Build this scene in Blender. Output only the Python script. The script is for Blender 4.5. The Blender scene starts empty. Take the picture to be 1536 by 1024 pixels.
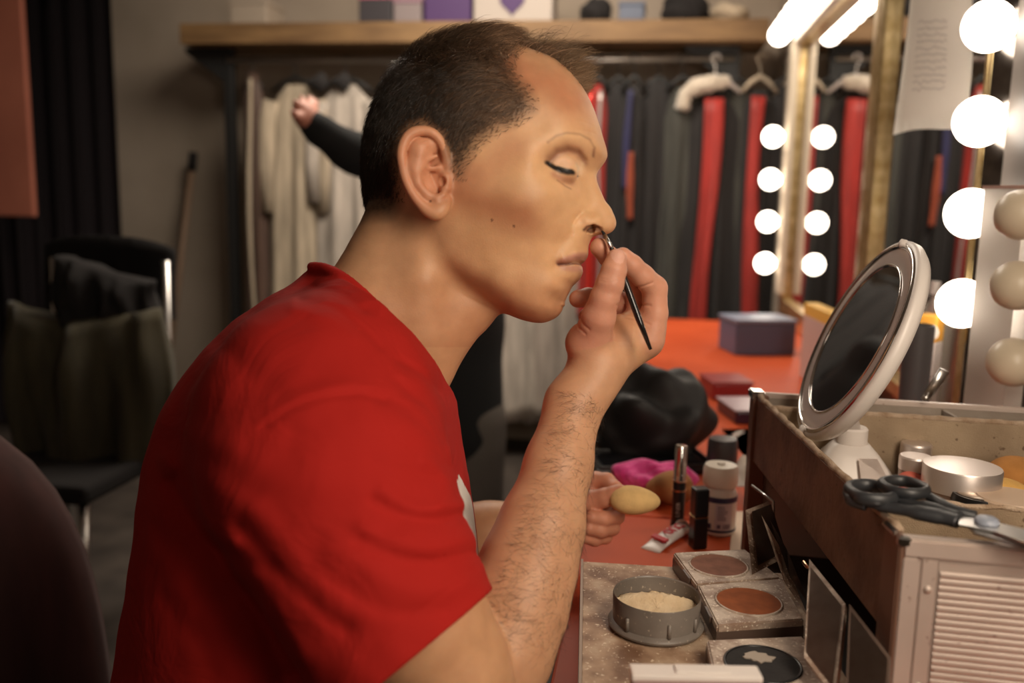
import bpy, bmesh, math, random
import numpy as np
from mathutils import Vector, Matrix, Euler
random.seed(7)
rng = np.random.default_rng(11)
scn = bpy.context.scene
col = scn.collection

# ---------------------------------------------------------------- camera
FPX = 1365.0
CAM_Z = 1.17
YAW, PITCH, ROLL = math.radians(8.6), math.radians(9.0), 0.02
cam_data = bpy.data.cameras.new('camera')
cam = bpy.data.objects.new('camera', cam_data)
col.objects.link(cam)
scn.camera = cam
cam_data.sensor_width = 36.0
cam_data.lens = 36.0 * FPX / 1536.0
cam_data.clip_start = 0.05
CAMM = Matrix.Translation((0, 0, CAM_Z)) @ Matrix.Rotation(YAW, 4, 'Z') @ Matrix.Rotation(math.pi / 2 - PITCH, 4, 'X') @ Matrix.Rotation(ROLL, 4, 'Z')
cam.matrix_world = CAMM
cam_data.dof.use_dof = True
cam_data.dof.focus_distance = 0.82
cam_data.dof.aperture_fstop = 3.7
CINV = CAMM.inverted()

# ---------------------------------------------------------------- world and exposure
world = bpy.data.worlds.new('world')
scn.world = world
world.use_nodes = True
world.node_tree.nodes['Background'].inputs[0].default_value = (1.0, 0.80, 0.62, 1)
world.node_tree.nodes['Background'].inputs[1].default_value = 0.16
scn.view_settings.view_transform = 'Standard'
scn.view_settings.look = 'None'
scn.view_settings.exposure = 0.0
scn.view_settings.gamma = 1.0
scn.view_settings.use_curve_mapping = False


def area_light(name, loc, target, size, power, color=(1, .86, .70), size_y=None):
    d = bpy.data.lights.new(name, 'AREA')
    d.energy = power; d.size = size; d.color = color
    if size_y:
        d.shape = 'RECTANGLE'; d.size_y = size_y
    o = bpy.data.objects.new(name, d)
    col.objects.link(o)
    o.location = loc
    o.rotation_euler = (Vector(target) - Vector(loc)).to_track_quat('-Z', 'Y').to_euler()
    return o

# unseen area lights added for the back of the room, the face and camera-left
area_light('back_fill_light', (-0.6, 2.9, 2.40), (-0.8, 3.4, 0), 1.2, 42.0, (1, .87, .72), .8)  # added overhead to lift the dark background, no fixture in view
area_light('face_light', (0.43, 0.12, 1.42), (-0.06, 0.78, 1.14), 0.30, 9.0, (1, .84, .66), 0.70)  # added to light the face, in place of mirror bulbs out of view
area_light('left_fill_light', (-0.9, -0.9, 2.3), (-0.3, 0.8, 1.0), 0.8, 2.2, (1, .84, .68), .8)  # added weak fill from behind, camera-left

# ---------------------------------------------------------------- pixel <-> place helpers
def C(u, v, d):
    """camera-space point of pixel (u,v) at depth d"""
    return np.array(((u - 768.0) / FPX * d, (512.0 - v) / FPX * d, -d))

def P(u, v, d):
    return CAMM @ Vector(C(u, v, d))

def ray(u, v):
    return (CAMM.to_3x3() @ Vector(C(u, v, 1.0)))

def PZ(u, v, z):
    r = ray(u, v); t = (z - CAM_Z) / r.z
    return Vector((0, 0, CAM_Z)) + r * t

def PX(u, v, x):
    r = ray(u, v); t = x / r.x
    return Vector((0, 0, CAM_Z)) + r * t

def PY(u, v, y):
    r = ray(u, v); t = y / r.y
    return Vector((0, 0, CAM_Z)) + r * t

# ---------------------------------------------------------------- materials
MATS = {}
def mat(name, color=(.5, .5, .5), rough=.5, metal=0.0, emit=None, estr=1.0, spec=.5, coat=0.0, sheen=0.0, trans=0.0, alpha=1.0, build=None):
    if name in MATS:
        return MATS[name]
    m = bpy.data.materials.new(name); m.use_nodes = True
    nt = m.node_tree; b = nt.nodes['Principled BSDF']
    b.inputs['Base Color'].default_value = (*color, 1)
    b.inputs['Roughness'].default_value = rough
    b.inputs['Metallic'].default_value = metal
    b.inputs['Specular IOR Level'].default_value = spec
    b.inputs['Coat Weight'].default_value = coat
    b.inputs['Sheen Weight'].default_value = sheen
    b.inputs['Transmission Weight'].default_value = trans
    b.inputs['Alpha'].default_value = alpha
    if emit:
        b.inputs['Emission Color'].default_value = (*emit, 1)
        b.inputs['Emission Strength'].default_value = estr
    if build:
        build(nt, b)
    MATS[name] = m
    return m

def noisy(c1, c2, scale=20, detail=6, lo=.35, hi=.65, bump=0.0, bscale=None, stretch=None, rough=None, c3=None, fine=None):
    """a build function: two (or three) colours mixed by noise, with optional bump"""
    def f(nt, b):
        N = nt.nodes; L = nt.links
        tc = N.new('ShaderNodeTexCoord'); mp = N.new('ShaderNodeMapping')
        L.new(tc.outputs['Object'], mp.inputs[0])
        if stretch: mp.inputs['Scale'].default_value = stretch
        n = N.new('ShaderNodeTexNoise'); n.inputs['Scale'].default_value = scale; n.inputs['Detail'].default_value = detail
        L.new(mp.outputs[0], n.inputs['Vector'])
        r = N.new('ShaderNodeValToRGB')
        r.color_ramp.elements[0].position = lo; r.color_ramp.elements[0].color = (*c1, 1)
        r.color_ramp.elements[1].position = hi; r.color_ramp.elements[1].color = (*c2, 1)
        if c3:
            e = r.color_ramp.elements.new(min(1, hi + .12)); e.color = (*c3, 1)
        L.new(n.outputs['Fac'], r.inputs['Fac'])
        out = r.outputs[0]
        if fine:
            n3 = N.new('ShaderNodeTexNoise'); n3.inputs['Scale'].default_value = fine[0]; n3.inputs['Detail'].default_value = 3
            L.new(mp.outputs[0], n3.inputs['Vector'])
            r3 = N.new('ShaderNodeValToRGB'); r3.color_ramp.elements[0].position = fine[2]; r3.color_ramp.elements[1].position = fine[2] + .06
            L.new(n3.outputs['Fac'], r3.inputs['Fac'])
            mx = N.new('ShaderNodeMixRGB'); mx.inputs[2].default_value = (*fine[1], 1)
            L.new(r3.outputs[0], mx.inputs[0]); L.new(out, mx.inputs[1]); out = mx.outputs[0]
        L.new(out, b.inputs['Base Color'])
        if bump:
            n2 = N.new('ShaderNodeTexNoise'); n2.inputs['Scale'].default_value = bscale or scale * 4; n2.inputs['Detail'].default_value = 5
            L.new(mp.outputs[0], n2.inputs['Vector'])
            bp = N.new('ShaderNodeBump'); bp.inputs['Strength'].default_value = bump; bp.inputs['Distance'].default_value = .002
            L.new(n2.outputs['Fac'], bp.inputs['Height']); L.new(bp.outputs[0], b.inputs['Normal'])
    return f

# ---------------------------------------------------------------- object helpers
def link_mesh(name, me, m=None, parent=None, loc=(0, 0, 0), smooth=False):
    o = bpy.data.objects.new(name, me)
    col.objects.link(o)
    o.location = loc
    if m: me.materials.append(m)
    if parent: o.parent = parent
    if smooth:
        me.polygons.foreach_set('use_smooth', [True] * len(me.polygons))
    return o

def obj(name, bm, m=None, parent=None, smooth=False, angle=None):
    """link a bmesh as one mesh object (angle: smooth below this many degrees)"""
    me = bpy.data.meshes.new(name)
    bmesh.ops.recalc_face_normals(bm, faces=bm.faces)
    bm.to_mesh(me)
    o = link_mesh(name, me, m, parent, smooth=smooth or bool(angle))
    if angle:
        b2 = bmesh.new(); b2.from_mesh(me)
        for e in b2.edges:
            if len(e.link_faces) == 2 and e.calc_face_angle(0) > math.radians(angle): e.smooth = False
        b2.to_mesh(me); b2.free()
    bm.free()
    return o

def tag(o, label=None, cat=None, group=None, kind=None):
    if label: o['label'] = label
    if cat: o['category'] = cat
    if group: o['group'] = group
    if kind: o['kind'] = kind
    return o

def thing(name, label, cat, loc=(0, 0, 0), rz=0.0, group=None):
    o = bpy.data.objects.new(name, None)
    col.objects.link(o)
    o.location = loc; o.rotation_euler = (0, 0, rz); o.empty_display_size = .02
    return tag(o, label, cat, group)

def copy_tree(o, parent=None):
    c = o.copy(); col.objects.link(c)
    if parent: c.parent = parent
    for ch in list(o.children): copy_tree(ch, c)
    return c

def box(bm, c, s, bev=0.0, rot=None, seg=2):
    r = bmesh.ops.create_cube(bm, size=1.0)
    vs = r['verts']
    bmesh.ops.scale(bm, vec=s, verts=vs)
    if bev > 0:
        es = list({e for v in vs for e in v.link_edges})
        rr = bmesh.ops.bevel(bm, geom=es, offset=bev, segments=seg, profile=.5, affect='EDGES')
        vs = list({v for f in rr['faces'] for v in f.verts} | {v for v in vs if v.is_valid})
        # bevel keeps the flat faces too
        seen = set(vs); st = list(vs)
        while st:
            v = st.pop()
            for e in v.link_edges:
                w = e.other_vert(v)
                if w not in seen: seen.add(w); st.append(w)
        vs = list(seen)
    M = Matrix.Translation(c)
    if rot is not None: M = M @ (rot.to_4x4() if not isinstance(rot, Euler) else rot.to_matrix().to_4x4())
    bmesh.ops.transform(bm, matrix=M, verts=vs)
    return vs

def lathe(bm, prof, seg=48, M=None, cap=True):
    """prof: list of (r,z); revolved about z"""
    rings = []
    for r, z in prof:
        if r < 1e-6:
            rings.append([bm.verts.new((0, 0, z))])
        else:
            rings.append([bm.verts.new((r * math.cos(2 * math.pi * k / seg), r * math.sin(2 * math.pi * k / seg), z)) for k in range(seg)])
    for a, b in zip(rings, rings[1:]):
        for k in range(seg):
            k2 = (k + 1) % seg
            if len(a) == 1 and len(b) == 1: continue
            if len(a) == 1: bm.faces.new((a[0], b[k], b[k2]))
            elif len(b) == 1: bm.faces.new((a[k], b[0], a[k2]))
            else: bm.faces.new((a[k], b[k], b[k2], a[k2]))
    vs = [v for r in rings for v in r]
    if M is not None: bmesh.ops.transform(bm, matrix=M, verts=vs)
    return vs

def tube(bm, pts, rad, seg=10, closed=False, flat=1.0, up=None):
    """sweep a circle along pts; rad may be a list"""
    pts = [Vector(p) for p in pts]; n = len(pts)
    rads = rad if hasattr(rad, '__len__') else [rad] * n
    rings = []; nrm = None
    for i, p in enumerate(pts):
        if closed: t = (pts[(i + 1) % n] - pts[i - 1])
        else: t = pts[min(i + 1, n - 1)] - pts[max(i - 1, 0)]
        t.normalize()
        if nrm is None:
            ref = Vector(up) if up is not None else (Vector((0, 0, 1)) if abs(t.z) < .9 else Vector((1, 0, 0)))
            nrm = (ref - t * ref.dot(t)).normalized()
        else:
            nrm = (nrm - t * nrm.dot(t)).normalized()
        bi = t.cross(nrm)
        rings.append([bm.verts.new(p + nrm * (rads[i] * math.cos(2 * math.pi * k / seg)) * flat + bi * (rads[i] * math.sin(2 * math.pi * k / seg))) for k in range(seg)])
    pr = list(zip(rings, rings[1:])) + ([(rings[-1], rings[0])] if closed else [])
    for a, b in pr:
        for k in range(seg):
            bm.faces.new((a[k], a[(k + 1) % seg], b[(k + 1) % seg], b[k]))
    if not closed:
        bm.faces.new(rings[0]); bm.faces.new(rings[-1])
    return [v for r in rings for v in r]

def prism(bm, poly, z0, z1, M=None, bev=0.0):
    """extrude a 2D polygon from z0 to z1"""
    a = [bm.verts.new((x, y, z0)) for x, y in poly]; b = [bm.verts.new((x, y, z1)) for x, y in poly]
    n = len(poly)
    fa = bm.faces.new(a); fb = bm.faces.new(list(reversed(b)))
    fs = [fa, fb] + [bm.faces.new((a[i], a[(i + 1) % n], b[(i + 1) % n], b[i])) for i in range(n)]
    vs = a + b
    if M is not None: bmesh.ops.transform(bm, matrix=M, verts=vs)
    return vs

def catmull(pts, n=8, closed=False):
    pts = [np.array(p, float) for p in pts]; out = []
    m = len(pts)
    for i in range(m if closed else m - 1):
        p0 = pts[(i - 1) % m] if (closed or i > 0) else pts[0]
        p1 = pts[i]; p2 = pts[(i + 1) % m]
        p3 = pts[(i + 2) % m] if (closed or i + 2 < m) else pts[-1]
        for k in range(n):
            t = k / n
            out.append(.5 * ((2 * p1) + (-p0 + p2) * t + (2 * p0 - 5 * p1 + 4 * p2 - p3) * t * t + (-p0 + 3 * p1 - 3 * p2 + p3) * t ** 3))
    if not closed: out.append(pts[-1])
    return out
def bake(name, fn):
    return fn()
# ---------------------------------------------------------------- implicit surfaces (camera-aligned space, metres) -> one continuous mesh
def smin(a, b, k):
    if a is None: return b
    if b is None: return a
    if k <= 0: return np.minimum(a, b)
    h = np.clip(.5 + .5 * (b - a) / k, 0, 1)
    return b + (a - b) * h - k * h * (1 - h)

def smax(a, b, k):
    return -smin(-a, -b, k)

class Cone:
    """round cone between two points; zs stretches it in depth"""
    def __init__(s, a, b, ra, rb, zs=1.0):
        s.a = np.array(a, float); s.b = np.array(b, float); s.ra = ra; s.rb = rb; s.zs = zs
        m = max(ra, rb)
        s.lo = np.minimum(s.a, s.b) - m * np.array((1, 1, zs)); s.hi = np.maximum(s.a, s.b) + m * np.array((1, 1, zs))
    def __call__(s, p):
        ab = s.b - s.a
        q = p - s.a
        sc = np.array((1, 1, 1 / s.zs))
        if s.zs != 1:
            # squash depth about the axis
            L2 = ab[0] ** 2 + ab[1] ** 2 + 1e-12
            t = np.clip((q[:, 0] * ab[0] + q[:, 1] * ab[1]) / L2, 0, 1)
            d = q - t[:, None] * ab
            d[:, 2] /= s.zs
            n = np.sqrt((d * d).sum(1))
            return n - (s.ra + (s.rb - s.ra) * t)
        t = np.clip((q @ ab) / (ab @ ab + 1e-12), 0, 1)
        d = q - t[:, None] * ab
        return np.sqrt((d * d).sum(1)) - (s.ra + (s.rb - s.ra) * t)

class Ell:
    """ellipsoid with axes rx,ry,rz and optional rotation matrix (rows = local axes)"""
    def __init__(s, c, r, R=None):
        s.c = np.array(c, float); s.r = np.array(r, float); s.R = R
        m = s.r.max(); s.lo = s.c - m; s.hi = s.c + m
    def __call__(s, p):
        q = p - s.c
        if s.R is not None: q = q @ s.R.T
        k0 = np.sqrt(((q / s.r) ** 2).sum(1)); k1 = np.sqrt(((q / s.r ** 2) ** 2).sum(1))
        return k0 * (k0 - 1) / np.maximum(k1, 1e-9)

class Union:
    def __init__(s, items, k):
        s.items = items; s.k = k
        s.lo = np.min([i.lo for i in items], 0); s.hi = np.max([i.hi for i in items], 0)
    def __call__(s, p, box=None):
        out = None
        for it in s.items:
            if box is not None:
                g = np.maximum(0, np.maximum(it.lo - box[1], box[0] - it.hi))
                if g @ g > (s.k + .008) ** 2: continue
            v = it(p, box) if isinstance(it, (Union, Mod)) else it(p)
            out = smin(out, v, s.k)
        return out if out is not None else None

class Mod:
    """wraps an item with a function f(value, points)"""
    def __init__(s, item, fn, grow=.01):
        s.item = item; s.fn = fn; s.lo = item.lo - grow; s.hi = item.hi + grow
    def __call__(s, p, box=None):
        v = s.item(p, box) if isinstance(s.item, (Union, Mod)) else s.item(p)
        return None if v is None else s.fn(v, p)

def chain(pts, rads, zs=1.0, k=.002):
    return Union([Cone(pts[i], pts[i + 1], rads[i], rads[i + 1], zs) for i in range(len(pts) - 1)], k)

def axis_points(segs):
    """segs: list of (start, end, step)"""
    out = []
    for a, b, st in segs:
        n = max(1, int(round((b - a) / st)))
        out += list(a + (b - a) * np.arange(n) / n)
    out.append(segs[-1][1])
    return np.array(out)

def surface_net(F, X, Y, Z, B=12):
    nx, ny, nz = len(X), len(Y), len(Z)
    V = np.full((nx, ny, nz), 1.0, np.float32)
    bx, by, bz = range(0, nx, B), range(0, ny, B), range(0, nz, B)
    blocks = []
    cen = []; rad = []
    for i in bx:
        for j in by:
            for k in bz:
                i2, j2, k2 = min(i + B, nx) - 1, min(j + B, ny) - 1, min(k + B, nz) - 1
                lo = np.array((X[i], Y[j], Z[k])); hi = np.array((X[i2], Y[j2], Z[k2]))
                blocks.append((i, j, k, i2 + 1, j2 + 1, k2 + 1, lo, hi)); cen.append((lo + hi) / 2); rad.append(np.linalg.norm(hi - lo) / 2)
    cen = np.array(cen); rad = np.array(rad)
    fv = F(cen, None)
    for bi, (i, j, k, i2, j2, k2, lo, hi) in enumerate(blocks):
        if abs(fv[bi]) > rad[bi] * 1.8 + .012:
            if fv[bi] < 0: V[i:i2, j:j2, k:k2] = -1.0
            continue
        gx, gy, gz = np.meshgrid(X[i:i2], Y[j:j2], Z[k:k2], indexing='ij')
        p = np.stack((gx.ravel(), gy.ravel(), gz.ravel()), 1)
        v = F(p, (lo, hi))
        if v is None: continue
        V[i:i2, j:j2, k:k2] = v.reshape(gx.shape)
    neg = V < 0
    cnt = np.zeros((nx - 1, ny - 1, nz - 1), np.uint8)
    for a in (0, 1):
        for b in (0, 1):
            for c in (0, 1):
                cnt += neg[a:nx - 1 + a, b:ny - 1 + b, c:nz - 1 + c]
    cells = np.argwhere((cnt > 0) & (cnt < 8))
    idx = np.full((nx - 1, ny - 1, nz - 1), -1, np.int32)
    idx[cells[:, 0], cells[:, 1], cells[:, 2]] = np.arange(len(cells))
    acc = np.zeros((len(cells), 3)); w = np.zeros(len(cells))
    ci, cj, ck = cells.T
    corner = {}
    for a in (0, 1):
        for b in (0, 1):
            for c in (0, 1):
                corner[a, b, c] = V[ci + a, cj + b, ck + c].astype(float)
    base = np.stack((X[ci], Y[cj], Z[ck]), 1); siz = np.stack((X[ci + 1] - X[ci], Y[cj + 1] - Y[cj], Z[ck + 1] - Z[ck]), 1)
    for a, b, c, ax in [(a, b, c, ax) for a in (0, 1) for b in (0, 1) for c in (0, 1) for ax in range(3)]:
        k0 = [a, b, c]
        if k0[ax] == 1: continue
        k1 = list(k0); k1[ax] = 1
        v0 = corner[tuple(k0)]; v1 = corner[tuple(k1)]
        m = (v0 < 0) != (v1 < 0)
        t = np.where(m, v0 / np.where(v0 == v1, 1, v0 - v1), 0)
        pt = np.tile(np.array(k0, float), (len(cells), 1)); pt[:, ax] = t
        acc[m] += pt[m]; w[m] += 1
    verts = base + siz * acc / np.maximum(w, 1)[:, None]
    faces = []
    for ax in range(3):
        o1, o2 = [(1, 2), (2, 0), (0, 1)][ax]
        sl0 = [slice(None)] * 3; sl1 = [slice(None)] * 3
        sl0[ax] = slice(0, -1); sl1[ax] = slice(1, None)
        e = neg[tuple(sl0)] != neg[tuple(sl1)]
        E = np.argwhere(e)
        ok = (E[:, o1] > 0) & (E[:, o2] > 0) & (E[:, o1] < [nx, ny, nz][o1] - 1) & (E[:, o2] < [nx, ny, nz][o2] - 1)
        E = E[ok]
        s = neg[tuple(sl0)][E[:, 0], E[:, 1], E[:, 2]]
        q = []
        for da, db in ((1, 1), (0, 1), (0, 0), (1, 0)):
            c = E.copy(); c[:, o1] -= da; c[:, o2] -= db
            q.append(idx[c[:, 0], c[:, 1], c[:, 2]])
        q = np.stack(q, 1)
        q[~s] = q[~s][:, ::-1]
        faces.append(q)
    faces = np.concatenate(faces)
    faces = faces[(faces >= 0).all(1)]
    return verts, faces

def refine(F, v, it=2):
    for _ in range(it):
        out = np.empty(len(v)); g = np.empty_like(v)
        f = F(v, None); e = 4e-4
        for a in range(3):
            d = np.zeros(3); d[a] = e
            g[:, a] = (F(v + d, None) - f) / e
        gn = (g * g).sum(1)
        st = np.clip(f / np.maximum(gn, .05), -8e-4, 8e-4)
        v = v - st[:, None] * g
    return v

def np_mesh(name, verts, faces, m=None, parent=None, smooth=True, origin=None, camspace=True):
    """numpy verts (camera space) and quad faces -> object whose origin is the world point `origin`"""
    if camspace:
        Mx = np.array(CAMM)
        verts = verts @ Mx[:3, :3].T + Mx[:3, 3]
    if origin is not None: verts = verts - np.array(origin)
    me = bpy.data.meshes.new(name)
    k = faces.shape[1]
    me.vertices.add(len(verts)); me.vertices.foreach_set('co', verts.astype(np.float32).ravel())
    me.loops.add(faces.size); me.loops.foreach_set('vertex_index', faces.astype(np.int32).ravel())
    me.polygons.add(len(faces)); me.polygons.foreach_set('loop_start', np.arange(0, faces.size, k, dtype=np.int32))
    me.polygons.foreach_set('loop_total', np.full(len(faces), k, np.int32))
    me.update(calc_edges=True); me.validate()
    if smooth: me.polygons.foreach_set('use_smooth', np.ones(len(me.polygons), bool))
    return link_mesh(name, me, m, parent)

def set_color(o, rgb, name='tint'):
    at = o.data.color_attributes.new(name, 'FLOAT_COLOR', 'POINT')
    a = np.ones((len(rgb), 4), np.float32); a[:, :3] = rgb
    at.data.foreach_set('color', a.ravel())

# ---------- relief body: a solid symmetric about a plane, whose half width is interpolated from measured points
def poly_sd(px, py, poly):
    """signed distance (negative inside) to a polygon, plus nothing else"""
    poly = np.asarray(poly); n = len(poly)
    d = np.full(px.shape, 1e9); s = np.ones(px.shape)
    for i in range(n):
        a = poly[i]; b = poly[i - 1]
        ex, ey = b - a; wx = px - a[0]; wy = py - a[1]
        t = np.clip((wx * ex + wy * ey) / (ex * ex + ey * ey + 1e-15), 0, 1)
        d = np.minimum(d, (wx - ex * t) ** 2 + (wy - ey * t) ** 2)
        c1 = py >= a[1]; c2 = py < b[1]; c3 = ex * wy > ey * wx
        fl = (c1 & c2 & c3) | (~c1 & ~c2 & ~c3)
        s = np.where(fl, -s, s)
    return s * np.sqrt(d)

class Relief:
    def __init__(s, org, A, Bv, Cv, contour_px, pts_px, K=.05, h=.0012, smooth=2, dense=6):
        """org: centre (camera space); A,B,Cv: forward, up, side axes; contour [(u,v)] on the mid plane; pts [(u,v,c mm)]"""
        s.o = np.array(org); s.A = A; s.B = Bv; s.Cv = Cv
        cont = [s.loc(u, v, 0)[:2] for u, v in contour_px]
        cont = np.array(catmull(cont, dense, closed=True))
        s.cont = cont
        P3 = np.array([s.loc(u, v, c / 1000.)[:2] for u, v, c in pts_px]); W2 = np.array([(c / 1000.) ** 2 for _, _, c in pts_px])
        cs = cont[::max(1, dense // 3)]
        XY = np.concatenate((P3, cs)); val = np.concatenate((W2, np.zeros(len(cs))))
        S = .1
        def U(r2): return np.where(r2 > 1e-18, r2 * np.log(np.maximum(r2, 1e-18)), 0)
        q = XY / S; n = len(q)
        D = ((q[:, None] - q[None]) ** 2).sum(2)
        Kx = U(D) + np.eye(n) * 1e-4
        Pm = np.concatenate((np.ones((n, 1)), q), 1)
        Mx = np.block([[Kx, Pm], [Pm.T, np.zeros((3, 3))]])
        sol = np.linalg.solve(Mx, np.concatenate((val, np.zeros(3))))
        lo = cont.min(0) - .03; hi = cont.max(0) + .03
        s.g0 = lo; s.h = h
        gx = np.arange(lo[0], hi[0], h); gy = np.arange(lo[1], hi[1], h)
        GX, GY = np.meshgrid(gx, gy, indexing='ij')
        val = np.zeros(GX.size); g = np.stack((GX.ravel(), GY.ravel()), 1) / S
        for k in range(0, len(g), 20000):
            gg = g[k:k + 20000]
            r2 = ((gg[:, None] - q[None]) ** 2).sum(2)
            val[k:k + 20000] = U(r2) @ sol[:n] + sol[n] + gg @ sol[n + 1:]
        val = val.reshape(GX.shape)
        sd = poly_sd(GX, GY, cont)
        ins = np.maximum(val, np.minimum(-sd * .010, .0004))
        val = np.where(sd < 0, ins, -K * sd)
        for _ in range(smooth):
            val[1:-1, 1:-1] = (val[1:-1, 1:-1] * 4 + val[:-2, 1:-1] + val[2:, 1:-1] + val[1:-1, :-2] + val[1:-1, 2:]) / 8
        s.G = val
        s.Gx, s.Gy = np.gradient(val, h)
        wm = math.sqrt(max(val.max(), 0)) + .01
        cs3 = [s.o + A * x + Bv * y + Cv * z for x in (lo[0], hi[0]) for y in (lo[1], hi[1]) for z in (-wm, wm)]
        s.lo = np.min(cs3, 0); s.hi = np.max(cs3, 0)
    def loc(s, u, v, c):
        r = C(u, v, 1.0); n = s.Cv
        t = (n @ (s.o + n * c)) / (n @ r)
        p = r * t - s.o
        return np.array((p @ s.A, p @ s.B, c))
    def abc(s, p):
        q = p - s.o
        return q @ s.A, q @ s.B, q @ s.Cv
    def samp(s, G, a, b):
        x = np.clip((a - s.g0[0]) / s.h, 0, G.shape[0] - 1.001); y = np.clip((b - s.g0[1]) / s.h, 0, G.shape[1] - 1.001)
        i = x.astype(int); j = y.astype(int); fx = x - i; fy = y - j
        return G[i, j] * (1 - fx) * (1 - fy) + G[i + 1, j] * fx * (1 - fy) + G[i, j + 1] * (1 - fx) * fy + G[i + 1, j + 1] * fx * fy
    def W(s, a, b):
        return np.sqrt(np.maximum(s.samp(s.G, np.atleast_1d(a), np.atleast_1d(b)), 0))
    def surf(s, u, v):
        """(a,b,c) of the near surface under pixel (u,v)"""
        c = .04
        for _ in range(14):
            l = s.loc(u, v, c); c = .5 * c + .5 * float(s.W(l[0], l[1])[0])
        return np.array((l[0], l[1], c))
    def pt(s, u, v, c=None, off=0.0):
        """camera-space point; c in metres (None: on the near surface)"""
        l = s.surf(u, v) if c is None else s.loc(u, v, c)
        return s.o + s.A * l[0] + s.B * l[1] + s.Cv * (l[2] + off)
    def mir(s, p):
        c = (p - s.o) @ s.Cv
        return p - 2 * c * s.Cv
    def __call__(s, p):
        a, b, c = s.abc(p)
        w2 = s.samp(s.G, a, b); gx = s.samp(s.Gx, a, b); gy = s.samp(s.Gy, a, b)
        # beyond the sampled grid add plain distance
        ox = np.maximum(0, np.maximum(s.g0[0] - a, a - (s.g0[0] + s.h * (s.G.shape[0] - 1))))
        oy = np.maximum(0, np.maximum(s.g0[1] - b, b - (s.g0[1] + s.h * (s.G.shape[1] - 1))))
        return (c * c - w2) / np.sqrt(4 * c * c + gx * gx + gy * gy + 6e-5) + np.hypot(ox, oy)

def stroke_field(x, y, pts):
    """distance from (x,y) to a 2D polyline"""
    d = np.full(x.shape, 1e9)
    for (ax, ay), (bx_, by_) in zip(pts, pts[1:]):
        ex, ey = bx_ - ax, by_ - ay
        t = np.clip(((x - ax) * ex + (y - ay) * ey) / (ex * ex + ey * ey + 1e-15), 0, 1)
        d = np.minimum(d, (x - ax - ex * t) ** 2 + (y - ay - ey * t) ** 2)
    return np.sqrt(d)
# ================================================================ the person: skin body
FINE = 1.0      # grid step multiplier
hy = math.radians(12)
HA = np.array((math.cos(hy), 0, math.sin(hy))); HB = np.array((0., 1., 0.)); HC = np.array((-math.sin(hy), 0, math.cos(hy)))
head_contour = [(800,76),(830,88),(853,106),(873,130),(888,158),(898,186),(904,206),(909,222),(910,234),(904,246),(897,256),(895,266),
 (899,280),(906,296),(913,312),(918,325),(920,336),(916,345),(907,350),(897,352),(888,355),(884,362),(882,371),(882,379),(879,386),(872,394),
 (871,400),(873,408),(871,414),(868,419),(857,430),(850,442),(847,455),(841,468),(830,478),(811,484),(786,480),(760,470),(735,458),(705,444),
 (670,430),(635,412),(605,385),(580,358),(562,335),(552,300),(549,262),(551,225),(558,185),(572,148),(594,116),(625,88),(665,68),(715,58),(762,62)]
head_pts = [
 # cranium
 (600,180,60),(590,230,62),(590,280,56),(600,330,44),(630,140,62),(640,200,73),(640,250,74),(645,300,70),(680,110,58),(690,160,72),(700,210,75),(700,260,74),
 (740,100,56),(750,150,69),(760,200,69),(790,110,50),(800,150,61),(810,190,61),(830,130,46),(845,160,50),(855,185,50),(870,165,37),(880,190,34),
 # brow, temple
 (780,230,68),(815,215,61),(840,208,55),(862,208,45),(882,214,31),(897,226,18),(800,245,66),
 # eye region
 (822,246,52),(812,262,60),(835,262,47),(850,258,39),(862,252,30),(872,250,22),(882,258,13),(888,268,9.5),(872,272,19),(858,276,32),(846,280,42),
 # nose
 (893,285,9),(902,305,9),(908,322,9.5),(911,336,8),(898,325,14.5),(890,335,17),(884,342,17.5),(888,310,13),(880,290,15),(876,318,18.5),(868,332,21),(862,345,25),
 (872,352,20),(880,356,12),
 # cheek
 (760,260,70),(740,300,69),(770,300,68),(800,285,65),(825,290,57),(845,300,43),(858,312,32),(700,330,67),(740,345,63),(780,340,60),(815,335,52),(840,335,40),
 (690,370,60),(725,395,54),(765,385,53),(800,375,48),(828,365,37),(850,360,29),
 # mouth
 (866,368,22),(858,380,25),(872,376,16),(868,386,19),(845,390,30),(838,396,28.5),(866,397,17),(856,398,22),(864,405,16),(856,410,21),(846,412,26),(856,420,17),(846,434,17),
 # chin, jaw
 (840,435,24),(843,455,16),(825,460,24),(800,462,32),(815,430,37),(780,430,44),(770,458,34),(745,425,50),(735,445,36),(705,415,48),(665,400,50),(650,360,60),(620,380,38),(600,350,38),
]
relief = Relief(C(740, 270, .790), HA, HB, HC, head_contour, head_pts, K=.05, h=.001, smooth=3)

def hstroke(px): return [tuple(relief.surf(u, v)[:2]) for u, v in px]

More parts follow.
